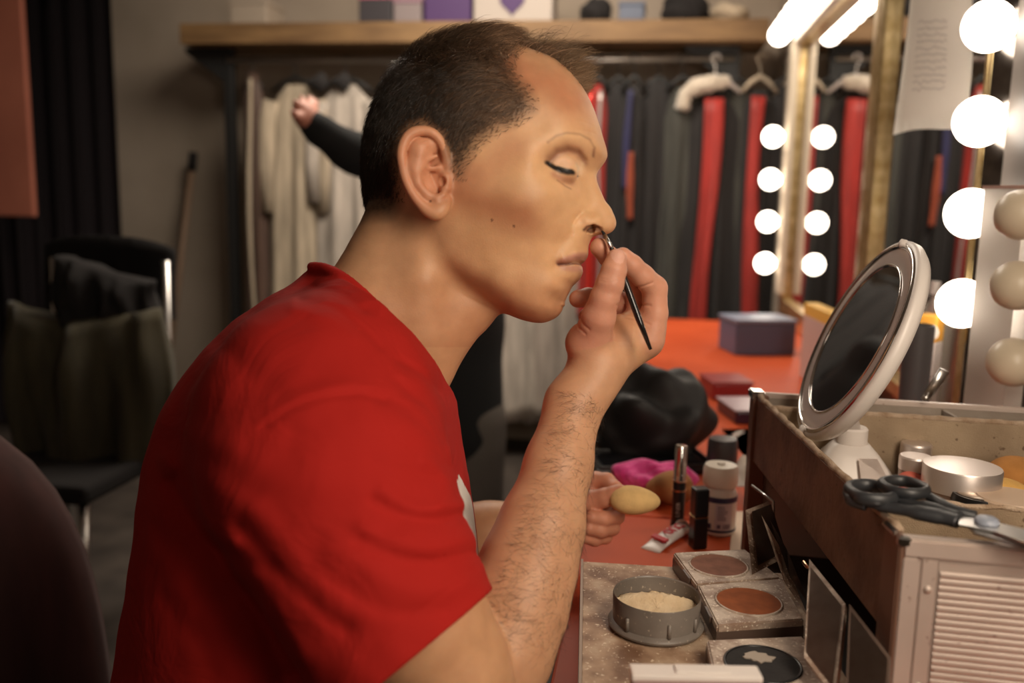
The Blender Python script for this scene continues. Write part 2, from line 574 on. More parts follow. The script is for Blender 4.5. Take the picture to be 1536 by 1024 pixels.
# (points, width mm, height mm) : creases are negative
head_strokes = [(hstroke(p), w / 1000, h / 1000) for p, w, h in [
 ([(824,241),(834,229),(850,224),(866,227),(876,238)], 2.4, -1.7),          # hollow above the lid
 ([(820,243),(830,250),(845,258),(862,263)], 1.0, -1.1),                      # lash line
 ([(826,262),(840,272),(855,277),(862,271)], 1.6, -.5),                      # lower lid
 ([(838,252),(850,250),(862,252)], 4.0, 1.0),                               # lid bulge
 ([(850,204),(872,206),(890,214),(898,226)], 4.5, .9),                      # brow ridge
 ([(836,396),(846,396),(858,394),(872,395)], 1.3, -2.0),                      # mouth line
 ([(846,389),(860,384),(872,382)], 2.4, .5),                                  # upper lip
 ([(850,403),(862,404),(872,405)], 2.4, .35),                                  # lower lip
 ([(840,420),(850,422)], 5, -.35),
 ([(835,398),(831,402)], 3, -.9),
 ([(857,349),(858,338),(863,328),(871,321)], 1.6, -1.2),                       # wing of the nose
 ([(870,337),(880,331),(892,332)], 4.0, 1.2),
 ([(854,352),(843,366),(835,380)], 3.5, -.7),                                  # cheek fold
 ([(858,192),(876,196),(892,200)], 1.2, -.35),
 ([(852,180),(872,182),(888,188)], 1.2, -.3),
 ([(790,300),(760,290),(720,300)], 10, 1.0),                                 # cheek bone
]]

def head_fn(v, p):
    a, b, c = relief.abc(p)
    near = np.abs(v) < .012
    if near.any():
        an, bn = a[near], b[near]; dv = np.zeros(an.shape)
        for pts, w, h in head_strokes:
            d = stroke_field(an, bn, pts)
            dv += h * np.exp(-(d / w) ** 2)
        v = v.copy(); v[near] -= dv
    return v
head = Mod(relief, head_fn)

def R_(px, c=None, off=0.0): return relief.pt(px[0], px[1], c, off)
def both(mk):
    """build an item from a point mapper for the near side, and its mirror for the far side"""
    return [mk(lambda q: q), mk(relief.mir)]

# ears --------------------------------------------------------------
rimpx = [(670,250,.074),(668,232,.077),(661,213,.081),(649,200,.085),(632,196,.088),(617,200,.091),(607,212,.093),(602,230,.094),(604,250,.093),(609,270,.091),
         (618,289,.088),(630,305,.085),(643,316,.082),(656,319,.079),(666,311,.076),(670,298,.074)]
def ear(m):
    rim = [m(R_((u, v), c)) for u, v, c in rimpx]
    rr = [.003, .0032, .0034, .0036, .0037, .0037, .0036, .0034, .0033, .0033, .0034, .0038, .0048, .0055, .0046, .003]
    q4 = catmull([np.append(p_, r_) for p_, r_ in zip(rim, rr)], 4)
    ring = chain([q[:3] for q in q4], [q[3] for q in q4], k=.0012)
    Rm = np.array((HA, HB, HC)) if m(np.zeros(3))[2] == 0 else np.array((HA, HB, -HC))
    plate = chain([m(R_((652, 215), .076)), m(R_((628, 225), .083)), m(R_((622, 255), .083)), m(R_((640, 295), .077))], [.007, .009, .010, .009], k=.004)
    anti = chain([m(R_(q[:2], q[2])) for q in ((640,214,.084),(628,232,.088),(622,255,.0885),(626,275,.087),(640,291,.083),(655,298,.080),(664,293,.078))], [.0022, .0032, .0038, .0036, .0032, .003, .003], k=.002)
    crus2 = chain([m(R_(q[:2], q[2])) for q in ((628,240,.087),(642,238,.083),(654,234,.080))], [.0022, .0022, .0015], k=.002)
    crus1 = chain([m(R_(q[:2], q[2])) for q in ((636,252,.084),(648,255,.080),(660,252,.076))], [.002, .0025, .0025], k=.002)
    lobe = Ell(m(R_((655, 312), .078)), (.0075, .0075, .005), Rm)
    trag = chain([m(R_((669, 266), .074)), m(R_((668, 282), .075))], [.0045, .0045], k=.002)
    e = Union([plate, ring], .002)
    body = Union([ring, anti, crus1, crus2, lobe, trag, Mod(plate, lambda v, p: v + .0012)], .0022)
    bowl = Union([Ell(m(R_((652, 270), .086)), (.0105, .013, .011), Rm)], .001)
    pocket = Ell(m(R_((652, 226), .090)), (.006, .007, .009), Rm)
    groove = chain([m(R_(q[:2], q[2])) for q in ((655,222,.085),(640,207,.090),(624,208,.095),(613,225,.0975),(613,248,.097),(620,272,.094),(634,292,.090))], [.0022] * 7, k=.001)
    canal = chain([m(R_((661, 272), .079)), m(R_((668, 274), .066))], [.004, .003], k=.001)
    def fn(v, p):
        pl = smin(plate(p, None), crus1(p, None), .002)
        pl = smax(pl, -bowl(p, None), .003)
        pl = smax(pl, -groove(p, None), .0015)
        pl = smax(pl, -pocket(p), .003)
        w = smin(smin(ring(p, None), pl, .0015), smin(anti(p, None), crus2(p, None), .002), .002)
        w = smin(smin(w, lobe(p), .004), trag(p, None), .003)
        return smax(w, -canal(p, None), .002)
    return Mod(Union([ring, plate], .002), fn, .008)
ears = both(ear)

# nose wings, nostrils, eyeballs under the lids, chin ------------------
def far(q): return relief.mir(q)
alae = [chain([m(R_((866, 339), .0165)), m(R_((876, 332), .0150)), m(R_((890, 333), .0110))], [.0042, .0056, .0045], k=.003) for m in (lambda q: q, far)]
tip = chain([R_((903, 322), 0.0), R_((909, 334), 0.0)], [.0085, .0082], k=.003)
nostrils = [chain([m(R_((877, 346), .0140)), m(R_((887, 341.5), .0135)), m(R_((900, 346), .0105)), ], [.0020, .0044, .0028], k=.002) for m in (lambda q: q, far)]
nostril_up = [chain([m(R_((886, 344), .008)), m(R_((886, 330), .006))], [.0036, .003], k=.002) for m in (lambda q: q, far)]
eyes = [Ell(m(R_((844, 256), .0335)), (.0128, .0115, .0128)) for m in (lambda q: q, far)]
head_all = Union([head] + alae + [tip], .005)
head_all = Union([head_all] + eyes, .0035)
head_all = Union([head_all] + ears, .0035)
cuts = nostrils + nostril_up
def cut_fn(v, p):
    near = np.abs(v) < .02
    if near.any():
        v = v.copy(); q = p[near]; w = v[near]
        for c in cuts: w = smax(w, -c(q, None), .0015)
        # slit of the mouth
        v[near] = w
    return v
head_all = Mod(head_all, cut_fn, .0)

# neck ---------------------------------------------------------------
neck = Union([chain([C(655,300,.792), C(633,388,.792), C(602,456,.795), C(562,515,.80), C(540,600,.81)], [.050, .0555, .0585, .062, .058], zs=.80, k=.01),
              chain([C(592,345,.79), C(580,400,.79), C(560,450,.79)], [.022, .030, .040], k=.01),
              chain([C(640,335,.757), C(632,420,.752), C(630,500,.765), C(635,550,.79)], [.010, .011, .012, .012], k=.004),
              chain([C(594,430,.785), C(558,478,.776), C(512,532,.768)], [.034, .034, .028], k=.01),
              chain([C(590,430,.810), C(552,478,.835), C(520,530,.86)], [.034, .036, .030], k=.01),      # the long neck muscle
              chain([C(735,436,.79), C(703,458,.79), C(664,500,.79), C(632,555,.795)], [.018, .023, .022, .025], k=.01)], .022)
headneck = Union([head_all, neck], .009)

# torso inside the shirt, arms, hands ---------------------------------
torso = Union([chain([C(520,600,.81), C(460,720,.82), C(450,900,.83), C(440,1120,.83)], [.055, .105, .110, .12], zs=1.05, k=.02),
               chain([C(490,640,.72), C(520,610,.81), C(560,640,.92)], [.045, .050, .045], k=.02)], .02)
armR = chain([C(480,690,.690), C(550,820,.650), C(625,935,.640), C(668,1005,.645), C(705,1075,.655)], [.048, .050, .0500, .0450, .040], k=.01)
foreR = chain([C(899,548,.775), C(884,575,.772), C(861,606,.768), C(838,696,.745), C(812,790,.722), C(792,850,.708), C(772,910,.697), C(748,975,.685), C(722,1050,.675)],
              [.0222, .0222, .0234, .0265, .0330, .0368, .0395, .0400, .036], k=.01)
armL = chain([C(560,620,.96), C(600,800,1.02), C(650,815,1.03)], [.05, .042, .04], k=.01)
foreL = chain([C(640,812,1.03), C(735,803,1.03), C(830,788,1.03), C(868,778,1.03)], [.040, .037, .028, .024], k=.01)

def finger(pts, k=.0025): return chain([C(u, v, d) for u, v, d, r in pts], [r for u, v, d, r in pts], k=k)
thumbR = finger([(885,515,.765,.0170),(898,475,.748,.0138),(907,447,.741,.0118),(915,425,.738,.0112),(921,405,.737,.0100),(925,388,.738,.0082)])
indexR = finger([(975,508,.782,.0120),(982,470,.780,.0112),(982,432,.776,.0106),(964,414,.766,.0096),(948,398,.760,.0088),(934,385,.755,.0078)])
middleR = finger([(955,510,.795,.0115),(958,450,.800,.0100),(952,425,.797,.0100),(928,398,.786,.0092),(912,384,.777,.0086),(899,371,.771,.0080)])
ringR = finger([(935,512,.806,.0110),(940,470,.816,.0098),(928,452,.812,.0092),(905,446,.800,.0086),(882,446,.784,.0082),(867,448,.775,.0076)])
pinkyR = finger([(915,515,.812,.0105),(915,490,.822,.0088),(905,472,.822,.0082),(890,468,.812,.0078),(880,474,.800,.0072)])
palmR = Union([finger([(900,550,.776,.0215),(930,510,.788,.0200),(950,492,.792,.0150)], k=.01),
               finger([(895,545,.775,.0200),(880,515,.768,.0180)], k=.008),
               finger([(905,545,.780,.0195),(965,510,.790,.0155),(975,490,.788,.0125)], k=.008),
               finger([(925,525,.80,.0160),(900,520,.806,.0150)], k=.008)], .010)
creases = [(p, w / 1000, h / 1000) for p, w, h in [
  ([(863,478),(869,492),(878,500)], .9, -.7), ([(868,472),(875,486),(884,494)], .8, -.6), ([(901,421),(912,424),(925,421)], .7, -.35), ([(901,417),(912,420),(924,417)], .6, -.25),
  ([(925,458),(940,452),(955,456),(975,458)], 1.0, -.8), ([(925,465),(940,476),(960,480),(975,487)], .9, -.6), ([(955,430),(965,429),(978,424)], .9, -.9)]]
fingersR = Union([thumbR, indexR, middleR, ringR, pinkyR], .0012)
handR = Union([palmR, fingersR], .006)
def crease_fn(v, p):
    near = (np.abs(v) < .006) & (p[:, 2] > -.80)
    if near.any():
        v = v.copy(); q = p[near]
        x = 768 + q[:, 0] / -q[:, 2] * FPX; y = 512 - q[:, 1] / -q[:, 2] * FPX
        dv = np.zeros(len(q))
        for pts, w, h in creases:
            dv += h * np.exp(-(stroke_field(x, y, pts) / FPX * .76 / w) ** 2)
        v[near] -= dv
    return v
handR = Mod(handR, crease_fn, 0)
thumbL = finger([(862,765,1.02,.0150),(885,752,1.005,.0125),(908,746,.995,.0105),(922,742,.990,.0100),(929,738,.988,.0090)])
indexL = finger([(868,735,1.05,.0140),(893,722,1.045,.0115),(910,722,1.035,.0100),(922,733,1.02,.0088),(928,742,1.01,.0080)])
middleL = finger([(868,760,1.055,.0130),(897,768,1.045,.0110),(918,771,1.03,.0102),(924,774,1.01,.0094),(905,778,.995,.0088),(888,776,.99,.008)])
ringL = finger([(868,780,1.055,.0130),(893,784,1.045,.0108),(912,787,1.03,.0100),(917,791,1.01,.0092),(900,795,.995,.0086),(884,792,.99,.008)])
pinkyL = finger([(866,795,1.055,.0120),(886,800,1.045,.0098),(902,802,1.03,.0092),(907,804,1.012,.0084),(892,808,1.0,.008),(878,805,.995,.0075)])
palmL = Union([finger([(862,778,1.03,.0240),(876,765,1.04,.0260)], k=.01), finger([(866,745,1.045,.017),(868,792,1.045,.016)], k=.01)], .01)
handL = Union([palmL, Union([thumbL, indexL, middleL, ringL, pinkyL], .0016)], .005)

elbow_fold = [(719, 868), (729, 893), (740, 930), (750, 960), (762, 988)]
def armpair(v, p): return v
rightarm = Union([armR, foreR], .0035)
def arm_shape(v, p):
    # soften the arm where it meets the fold of the elbow and dent the wrist tendons
    return v
upperR = Union([rightarm, handR], .008)
limbs = Union([Union([torso, upperR], .012), Union([Union([torso, armL], .02), foreL, handL], .008)], .004)
body_all = Union([headneck, torso], .02)
class Body:
    items = [headneck, torso, rightarm, handR, armL, foreL, handL]
    def __call__(s, p, box):
        def ev(it):
            if box is not None:
                g = np.maximum(0, np.maximum(it.lo - box[1], box[0] - it.hi))
                if g @ g > .035 ** 2: return None
            return it(p, box)
        hn, to, ra, hr, al, fl, hl = [ev(i) for i in s.items]
        a = smin(hn, to, .02)
        b = smin(ra, hr, .008)
        t = smin(smin(al, fl, .015), hl, .008)
        # the arms grow out of the torso
        r = smin(smin(to, b, .012) if to is not None else b, smin(to, t, .012) if to is not None else t, .001)
        return smin(a, r, .0005)
body_f = Body()
s = FINE
x0 = C(300, 0, .85)[0]
X = axis_points([(-.42, -.14, .0032 * s), (-.14, .16, .00095 * s), (.16, .22, .0016 * s)])
Y = axis_points([(-.42, -.22, .0030 * s), (-.22, -.06, .0018 * s), (-.06, .285, .00095 * s)])
Z = axis_points([(-1.13, -.94, .0022 * s), (-.94, -.82, .0024 * s), (-.82, -.66, .0011 * s), (-.66, -.55, .002 * s)])
def build_body():
    v, f = surface_net(body_f, X, Y, Z)
    return refine(body_f, v, 2), f
bv, bf = bake('body', build_body)
print('body', len(bv))

def skin_paint(v):
    """make-up and natural colour of the skin, as linear colour per vertex"""
    a, b, c = relief.abc(v)
    ishead = (b > relief.loc(700, 520, 0)[1]) & (a < .12) & (np.abs(c) < .10)
    base = np.array((.60, .335, .185))
    colr = np.tile(base, (len(v), 1))
    def mixc(mask, rgb): 
        colr[:] = colr * (1 - mask[:, None]) + np.array(rgb) * mask[:, None]
    def blob(px, rad, rgb, amt, cc=None, pw=2):
        q = relief.surf(*px) if cc is None else relief.loc(px[0], px[1], cc)
        r = np.hypot((a - q[0]) / rad[0], (b - q[1]) / rad[1])
        mixc(np.exp(-r ** pw) * amt * ishead, rgb)
    def line(px, w, rgb, amt, cmin=0.0, pw=2, raw=None):
        pts = hstroke(px)
        d = stroke_field(a, b, pts)
        wv = w / 1000.
        mixc(np.exp(-(d / wv) ** pw) * amt * ishead * (np.abs(c) > cmin), rgb)
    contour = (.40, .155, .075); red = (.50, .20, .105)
    # face foundation, paler and yellower than the neck
    blob((820,320), (.065,.075), (.72,.44,.235), .85, cc=0.0, pw=4)
    blob((790,390), (.055,.055), (.66,.38,.20), .6, cc=0.0, pw=3)
    # contouring powder on cheek, temple and hairline
    line([(690,290),(725,305),(760,318),(785,325)], 15, contour, .78)
    line([(700,262),(735,255),(770,225)], 13, red, .45)
    line([(760,95),(795,120),(830,125),(855,150)], 15, red, .72)
    line([(680,400),(720,425),(760,452)], 9, contour, .6)  # jaw edge shading, painted into the skin colour
    # eye make-up
    line([(826,238),(838,227),(852,223),(868,228),(877,243)], 2.6, (.20,.075,.045), .80)
    line([(826,238),(838,227),(852,223),(868,226)], 5.0, (.36,.16,.09), .45)
    blob((850,244), (.008,.0045), (.74,.48,.33), .9)
    line([(873,246),(870,260)], 1.8, (.78,.56,.36), .6)
    line([(832,262),(845,270),(856,272)], 3.2, (.34,.13,.085), .6)
    line([(836,270),(848,279),(856,283)], .7, (.20,.09,.05), .5)
    line([(821,244),(831,251),(842,257),(853,261),(862,262.5)], 2.1, (.012,.010,.010), 1.0, pw=4)
    line([(838,252),(850,257),(860,260)], 1.5, (.012,.010,.010), .97, pw=4)
    # brow: concealed, a thin drawn line above
    line([(822,213),(834,204),(850,200),(870,202),(885,210),(892,222),(890,234)], 1.1, (.26,.12,.07), .85)
    line([(826,210),(850,204),(872,207),(886,216)], 4.0, (.76,.50,.28), .5)
    # lips
    line([(840,394),(852,389),(864,385),(876,384)], 3.0, (.42,.19,.155), .8, pw=3)
    line([(846,401),(858,403),(870,404)], 2.8, (.55,.29,.22), .8, pw=3)
    line([(836,396),(848,396),(860,395),(873,396)], 1.0, (.11,.032,.025), .9)
    # nostril: the shade of its hollow, painted dark
    line([(876,345),(881,340),(889,338),(897,340),(903,346)], 1.0, (.10,.028,.02), .9)
    line([(881,345),(890,343),(899,346)], 1.6, (.16,.045,.03), .7)
    # ear, redder
    e = relief.loc(636, 255, .08)
    m = np.exp(-(np.hypot((a - e[0]) / .024, (b - e[1]) / .040)) ** 6) * (np.abs(c) > .072)
    mixc(m * .55, (.60,.24,.15))
    # nape and neck: ruddier
    nb = relief.loc(650, 420, .0)[1]
    m = np.clip((nb - b) / .03 + .2, 0, 1) * ishead
    mixc(m * .5, (.52,.25,.135))
    # scalp under the hair
    hm = hair_mask(a, b, .016)
    nz = .5 + .5 * np.sin(a * 900 + 3 * np.sin(b * 700)) * np.sin(b * 1100 + 2 * np.sin(c * 500))
    mixc(np.clip(hm * 1.0, 0, .93) * (np.abs(c) < .082) * (.85 + .15 * nz), (.035,.020,.013))
    # moles
    for u, w in ((738,330),(771,339),(653,306)):
        q = relief.surf(u, w); r = np.hypot(a - q[0], b - q[1])
        mixc((r < .0011) * .8 * ishead, (.12,.05,.03))
    # hands: pink fingers and pale nails
    hx = 768 + v[:, 0] / -v[:, 2] * FPX; hyy = 512 - v[:, 1] / -v[:, 2] * FPX
    hand = (hx > 842) & (hyy > 350) & (hyy < 560) & (v[:, 0] > .04) & ~(ishead & (b > -.02) & (a < .10) & (hx < 848))
    f = fingersR(v, None)
    mixc((np.exp(-np.clip(f, 0, 1) / .004) * .75) * (np.abs(f) < .02) * (relief(v) > .0015), (.66,.315,.225))
    isarm = (v[:, 1] < -.0) & (foreR(v, None) < .01)
    mixc(isarm * .7, (.60,.335,.20))
    # thumb nail
    tn = C(925, 384, .738)
    q = v - tn
    m = ((q[:, 0] / .0056) ** 2 + ((q[:, 1] + q[:, 0] * .3) / .0068) ** 2 < 1) & (q[:, 2] > .003)
    mixc(m * .8, (.74,.43,.34))
    fl = handL(v, None)
    mixc((np.abs(fl) < .004) * .8, (.62,.26,.17))
    return colr

hairline = [(538,336),(560,330),(585,322),(598,305),(600,262),(604,215),(625,190),(650,192),(670,212),(682,236),(690,256),(699,266),(708,244),(722,222),(750,198),(780,185),(800,166),(795,142),
            (776,118),(764,92),(775,70),(800,64),(835,78),(850,90),(862,70),(840,30),(700,20),(560,60),(520,200),(525,330)]
hairpoly = np.array([relief.loc(u, v, .055 if 560 < u < 810 and v > 75 else .02)[:2] for u, v in hairline])
def hair_mask(a, b, soft):
    sd = poly_sd(a, b, hairpoly)
    # the fringe is narrower in the middle of the forehead
    return np.clip(.5 - sd / soft, 0, 1)

def skin_nodes(nt, b):
    N = nt.nodes; L = nt.links
    at = N.new('ShaderNodeAttribute'); at.attribute_name = 'tint'
    tc = N.new('ShaderNodeTexCoord')
    n = N.new('ShaderNodeTexNoise'); n.inputs['Scale'].default_value = 55; n.inputs['Detail'].default_value = 6
    L.new(tc.outputs['Object'], n.inputs['Vector'])
    r = N.new('ShaderNodeValToRGB'); r.color_ramp.elements[0].color = (.90, .86, .84, 1); r.color_ramp.elements[1].color = (1.06, 1.05, 1.04, 1)
    r.color_ramp.elements[0].position = .3; r.color_ramp.elements[1].position = .7
    L.new(n.outputs['Fac'], r.inputs['Fac'])
    mx = N.new('ShaderNodeMixRGB'); mx.blend_type = 'MULTIPLY'; mx.inputs[0].default_value = 1
    L.new(at.outputs['Color'], mx.inputs[1]); L.new(r.outputs[0], mx.inputs[2])
    L.new(mx.outputs[0], b.inputs['Base Color'])
    b.inputs['Subsurface Weight'].default_value = .22
    b.inputs['Subsurface Radius'].default_value = (1.0, .35, .18)
    b.inputs['Subsurface Scale'].default_value = .006
    n2 = N.new('ShaderNodeTexNoise'); n2.inputs['Scale'].default_value = 700; n2.inputs['Detail'].default_value = 3
    L.new(tc.outputs['Object'], n2.inputs['Vector'])
    bp = N.new('ShaderNodeBump'); bp.inputs['Strength'].default_value = .22; bp.inputs['Distance'].default_value = .0006
    L.new(n2.outputs['Fac'], bp.inputs['Height']); L.new(bp.outputs[0], b.inputs['Normal'])
skin = mat('skin', (.6, .34, .2), rough=.48, spec=.4, build=skin_nodes)
PB = P(470, 1060, .83)
person = np_mesh('person', bv, bf, skin, origin=PB)
person.location = PB
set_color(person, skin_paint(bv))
tag(person, 'man in red t-shirt seated in profile, holding a thin brush to his nose', 'person')
# ---------------------------------------------------------------- hair: single strands, each a thin three-sided tube
def strands_mesh(name, paths, widths, m, parent, origin, tint=None):
    """paths (n,k,3) camera space; widths (n,k)"""
    n, k, _ = paths.shape
    t = np.gradient(paths, axis=1); t /= np.linalg.norm(t, axis=2, keepdims=True) + 1e-12
    ref = np.tile(np.array((.3, .2, .93)), (n, k, 1))
    u = np.cross(t, ref); u /= np.linalg.norm(u, axis=2, keepdims=True) + 1e-9
    w = np.cross(t, u)
    vs = []
    for j in range(3):
        a = 2 * math.pi * j / 3
        vs.append(paths + (u * math.cos(a) + w * math.sin(a)) * widths[:, :, None])
    V = np.stack(vs, 2).reshape(-1, 3)           # n,k,3
    base = (np.arange(n) * k * 3)[:, None, None] + (np.arange(k - 1) * 3)[None, :, None]
    f = []
    for j in range(3):
        j2 = (j + 1) % 3
        f.append(np.stack([base[..., 0] + j, base[..., 0] + j2, base[..., 0] + 3 + j2, base[..., 0] + 3 + j], 2))
    F = np.stack(f, 2).reshape(-1, 4)
    o = np_mesh(name, V, F, m, parent, origin=origin)
    if tint is not None:
        set_color(o, np.repeat(tint, k * 3, 0))
    return o

def hair_nodes(nt, b):
    N = nt.nodes; L = nt.links
    at = N.new('ShaderNodeAttribute'); at.attribute_name = 'tint'
    L.new(at.outputs['Color'], b.inputs['Base Color'])
hair_mat = mat('brown_hair', (.03, .02, .012), rough=.38, spec=.6, build=hair_nodes)

def make_hair():
    lo = hairpoly.min(0); hi = hairpoly.max(0)
    N = 260000
    a = rng.uniform(lo[0], hi[0], N); b = rng.uniform(lo[1], hi[1], N)
    w = relief.samp(relief.G, a, b)
    keep = (w > 0) & (rng.random(N) < hair_mask(a, b, .016))
    a, b, w = a[keep], b[keep], w[keep]
    # even out: roots per surface area, more where the surface turns away
    gx = relief.samp(relief.Gx, a, b); gy = relief.samp(relief.Gy, a, b)
    W = np.sqrt(w)
    steep = np.sqrt(1 + (gx * gx + gy * gy) / np.maximum(4 * w, 1e-5))
    p = np.clip(steep, 1, 8) / 8 * 1.0
    keep = rng.random(len(a)) < p
    a, b, W, gx, gy = a[keep], b[keep], W[keep], gx[keep], gy[keep]
    side = np.where(rng.random(len(a)) < .66, 1.0, -1.0)
    n = np.stack((-gx, -gy, 2 * W * side), 1); n /= np.linalg.norm(n, axis=1, keepdims=True)
    # not on the ears
    e = relief.loc(634, 262, .08)
    m = (np.hypot((a - e[0]) / .019, (b - e[1]) / .036) > 1)
    a, b, W, n, side = a[m], b[m], W[m], n[m], side[m]
    na = len(a)
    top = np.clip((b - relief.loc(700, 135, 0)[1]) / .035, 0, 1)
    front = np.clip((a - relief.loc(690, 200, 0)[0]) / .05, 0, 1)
    # flow: from the crown down at the back, swept back and down on the sides, forward and up on the top
    dback = np.array((-.30, -.92, 0)); dside = np.array((-.80, -.50, 0)); dtop = np.array((.95, .10, -.1))
    d = dback[None] * (1 - front)[:, None] + dside[None] * front[:, None]
    d = d * (1 - top)[:, None] + dtop[None] * top[:, None]
    d += rng.normal(0, .22, (na, 3))
    # clumps
    ph = np.sin(a * 260 + 2.1 * np.sin(b * 180)) * np.sin(b * 240 + 1.7 * np.sin(W * 200))
    d[:, 0] += .25 * ph; d[:, 1] += .25 * np.cos(a * 170 + b * 230)
    d -= n * (d * n).sum(1, keepdims=True); d /= np.linalg.norm(d, axis=1, keepdims=True)
    sd = -poly_sd(a, b, hairpoly)
    edge = np.clip(sd / .02, .25, 1)
    ln = (.012 + .005 * front * (1 - top) + .014 * top * (.6 + .4 * front)) * (.6 + .5 * rng.random(na)) * edge
    fl = top * np.clip((a - relief.loc(790, 90, 0)[0]) / .025, 0, 1)          # the forelock
    ln += fl * .020 * rng.random(na)
    lift = .16 + .22 * top + .45 * fl + rng.normal(0, .07, na)
    # the shape of the photo's fringe: it curls up and forward
    k = 6
    T = np.linspace(0, 1, k)
    base = np.stack((a, b, W * side), 1)
    pts = base[:, None] + (d[:, None] * T[None, :, None] + n[:, None] * (lift[:, None] * np.sin(T * math.pi * (.62))[None])[:, :, None] ) * ln[:, None, None]
    pts += n[:, None] * (.0008 + .0025 * top)[:, None, None] * np.minimum(1, T * 3)[None, :, None]
    curl = rng.normal(0, 1, (na, 3)) * (fl * .007 + .0008)[:, None]
    pts += curl[:, None] * (T ** 2)[None, :, None]
    up = np.array((1.5, .55, 0))
    pts += up[None, None] * (fl * .007)[:, None, None] * (T ** 1.5)[None, :, None]
    cam = relief.o + pts[..., 0:1] * HA + pts[..., 1:2] * HB + pts[..., 2:3] * HC
    wd = np.tile(.00013 * (1.05 - T ** 2 * .8), (na, 1)) * (1 + .25 * rng.random((na, 1)))
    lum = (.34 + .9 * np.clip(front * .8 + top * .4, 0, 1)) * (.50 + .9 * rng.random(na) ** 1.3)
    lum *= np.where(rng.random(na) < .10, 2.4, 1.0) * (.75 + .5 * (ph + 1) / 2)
    tint = np.array((.085, .050, .030))[None] * (lum * (1 + 1.0 * np.clip(front + .5 * top, 0, 1)))[:, None] + (fl * rng.random(na))[:, None] * np.array((.16, .10, .06))  # last term puts backlight on the forelock into the tint
    return cam, wd, tint
def forelock():
    cont = relief.cont
    # the part of the outline over the forehead, where the fringe stands up
    t0 = relief.loc(770, 62, 0)[:2]; t1 = relief.loc(872, 128, 0)[:2]
    i0 = int(np.argmin(((cont - t0) ** 2).sum(1))); i1 = int(np.argmin(((cont - t1) ** 2).sum(1)))
    ids = np.arange(i0, i0 + ((i1 - i0) % len(cont)) + 1) % len(cont)
    n = 3600; f = rng.random(n) ** .85 * (len(ids) - 1.01); j = f.astype(int); fr = (f - j)[:, None]
    p = cont[ids[j]] * (1 - fr) + cont[ids[j + 1]] * fr
    t = cont[ids[j + 1]] - cont[ids[j]]; t /= np.linalg.norm(t, axis=1, keepdims=True)
    nn = np.stack((-t[:, 1], t[:, 0]), 1)
    c = np.array(cont.mean(0)); nn *= np.sign(((p - c) * nn).sum(1))[:, None]
    d = rng.random(n) ** 1.5 * .011
    r = p - nn * d[:, None]
    W = relief.W(r[:, 0], r[:, 1])
    side = np.where((rng.random(n) < .80) | (d > .0012), -1.0, 1.0)
    root = np.stack((r[:, 0], r[:, 1], W * side), 1)
    T = np.linspace(0, 1, 8); u = f / len(ids)
    L = (.014 + .017 * np.sin(np.clip(u * 1.15, 0, 1) * 3.1) ** .7) * (.55 + .6 * rng.random(n))
    L *= np.where(u > .85, .5, .78)
    fwd = np.array((1.0, -.1, 0))
    n3 = np.concatenate((nn, np.zeros((n, 1))), 1)
    cl = np.sin(u * 60 + np.sin(d * 900) * 2)[:, None]
    dirv = n3 * .85 + fwd * .22 + rng.normal(0, .20, (n, 3)) + cl * np.array((.18, .12, .1))
    ax = rng.normal(0, 1, (n, 3)) * .5
    pts = root[:, None] + dirv[:, None] * (L[:, None] * T[None])[:, :, None]
    bend = (n3 * -.30 + fwd * .42)[:, None] * (T ** 2)[None, :, None] * L[:, None, None] + ax[:, None] * (np.sin(T * 3.0)[None, :, None]) * (L * .42)[:, None, None]
    pts = pts + bend
    cam = relief.o + pts[..., 0:1] * HA + pts[..., 1:2] * HB + pts[..., 2:3] * HC
    wd = np.tile(.00011 * (1.1 - T ** 2 * .7), (n, 1))
    tint = np.array((.34, .22, .13))[None] * (.45 + .8 * rng.random(n))[:, None] * (.5 + .6 * u)[:, None]  # pale strand colour imitates a backlit forelock
    return cam, wd, tint
cam_, wd_, tint_ = make_hair()
fl_ = forelock()
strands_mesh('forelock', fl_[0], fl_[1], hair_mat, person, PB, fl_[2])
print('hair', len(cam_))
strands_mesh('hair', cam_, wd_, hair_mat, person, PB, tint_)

# eyelashes and eyebrow hairs
def lashes(side):
    P_, W_, T_ = [], [], []
    for _ in (0,):
        for i in range(70):
            t = i / 69
            u = 823 + 40 * t; v = 245 + 18 * t ** .8
            q = relief.surf(u, v) + rng.normal(0, .0003, 3); q[2] = q[2] + .0006
            q[2] *= side
            d = np.array((.75 + .1 * rng.normal(), -.62, (.25 + .15 * (1 - t)) * side))
            L = .0045 + .0025 * math.sin(t * 2.6)
            T = np.linspace(0, 1, 5)
            pp = q[None] + d[None] * L * T[:, None] + np.array((0, .35, .0))[None] * L * (T ** 2)[:, None]
            P_.append(relief.o + pp[:, :1] * HA + pp[:, 1:2] * HB + pp[:, 2:] * HC); W_.append(.00009 * (1.1 - T)); T_.append((.008, .006, .005))
    return np.array(P_), np.array(W_), np.array(T_)
for sd_ in (1, -1):
    la = lashes(sd_)
    strands_mesh('eyelashes', la[0], la[1], hair_mat, person, PB, la[2])
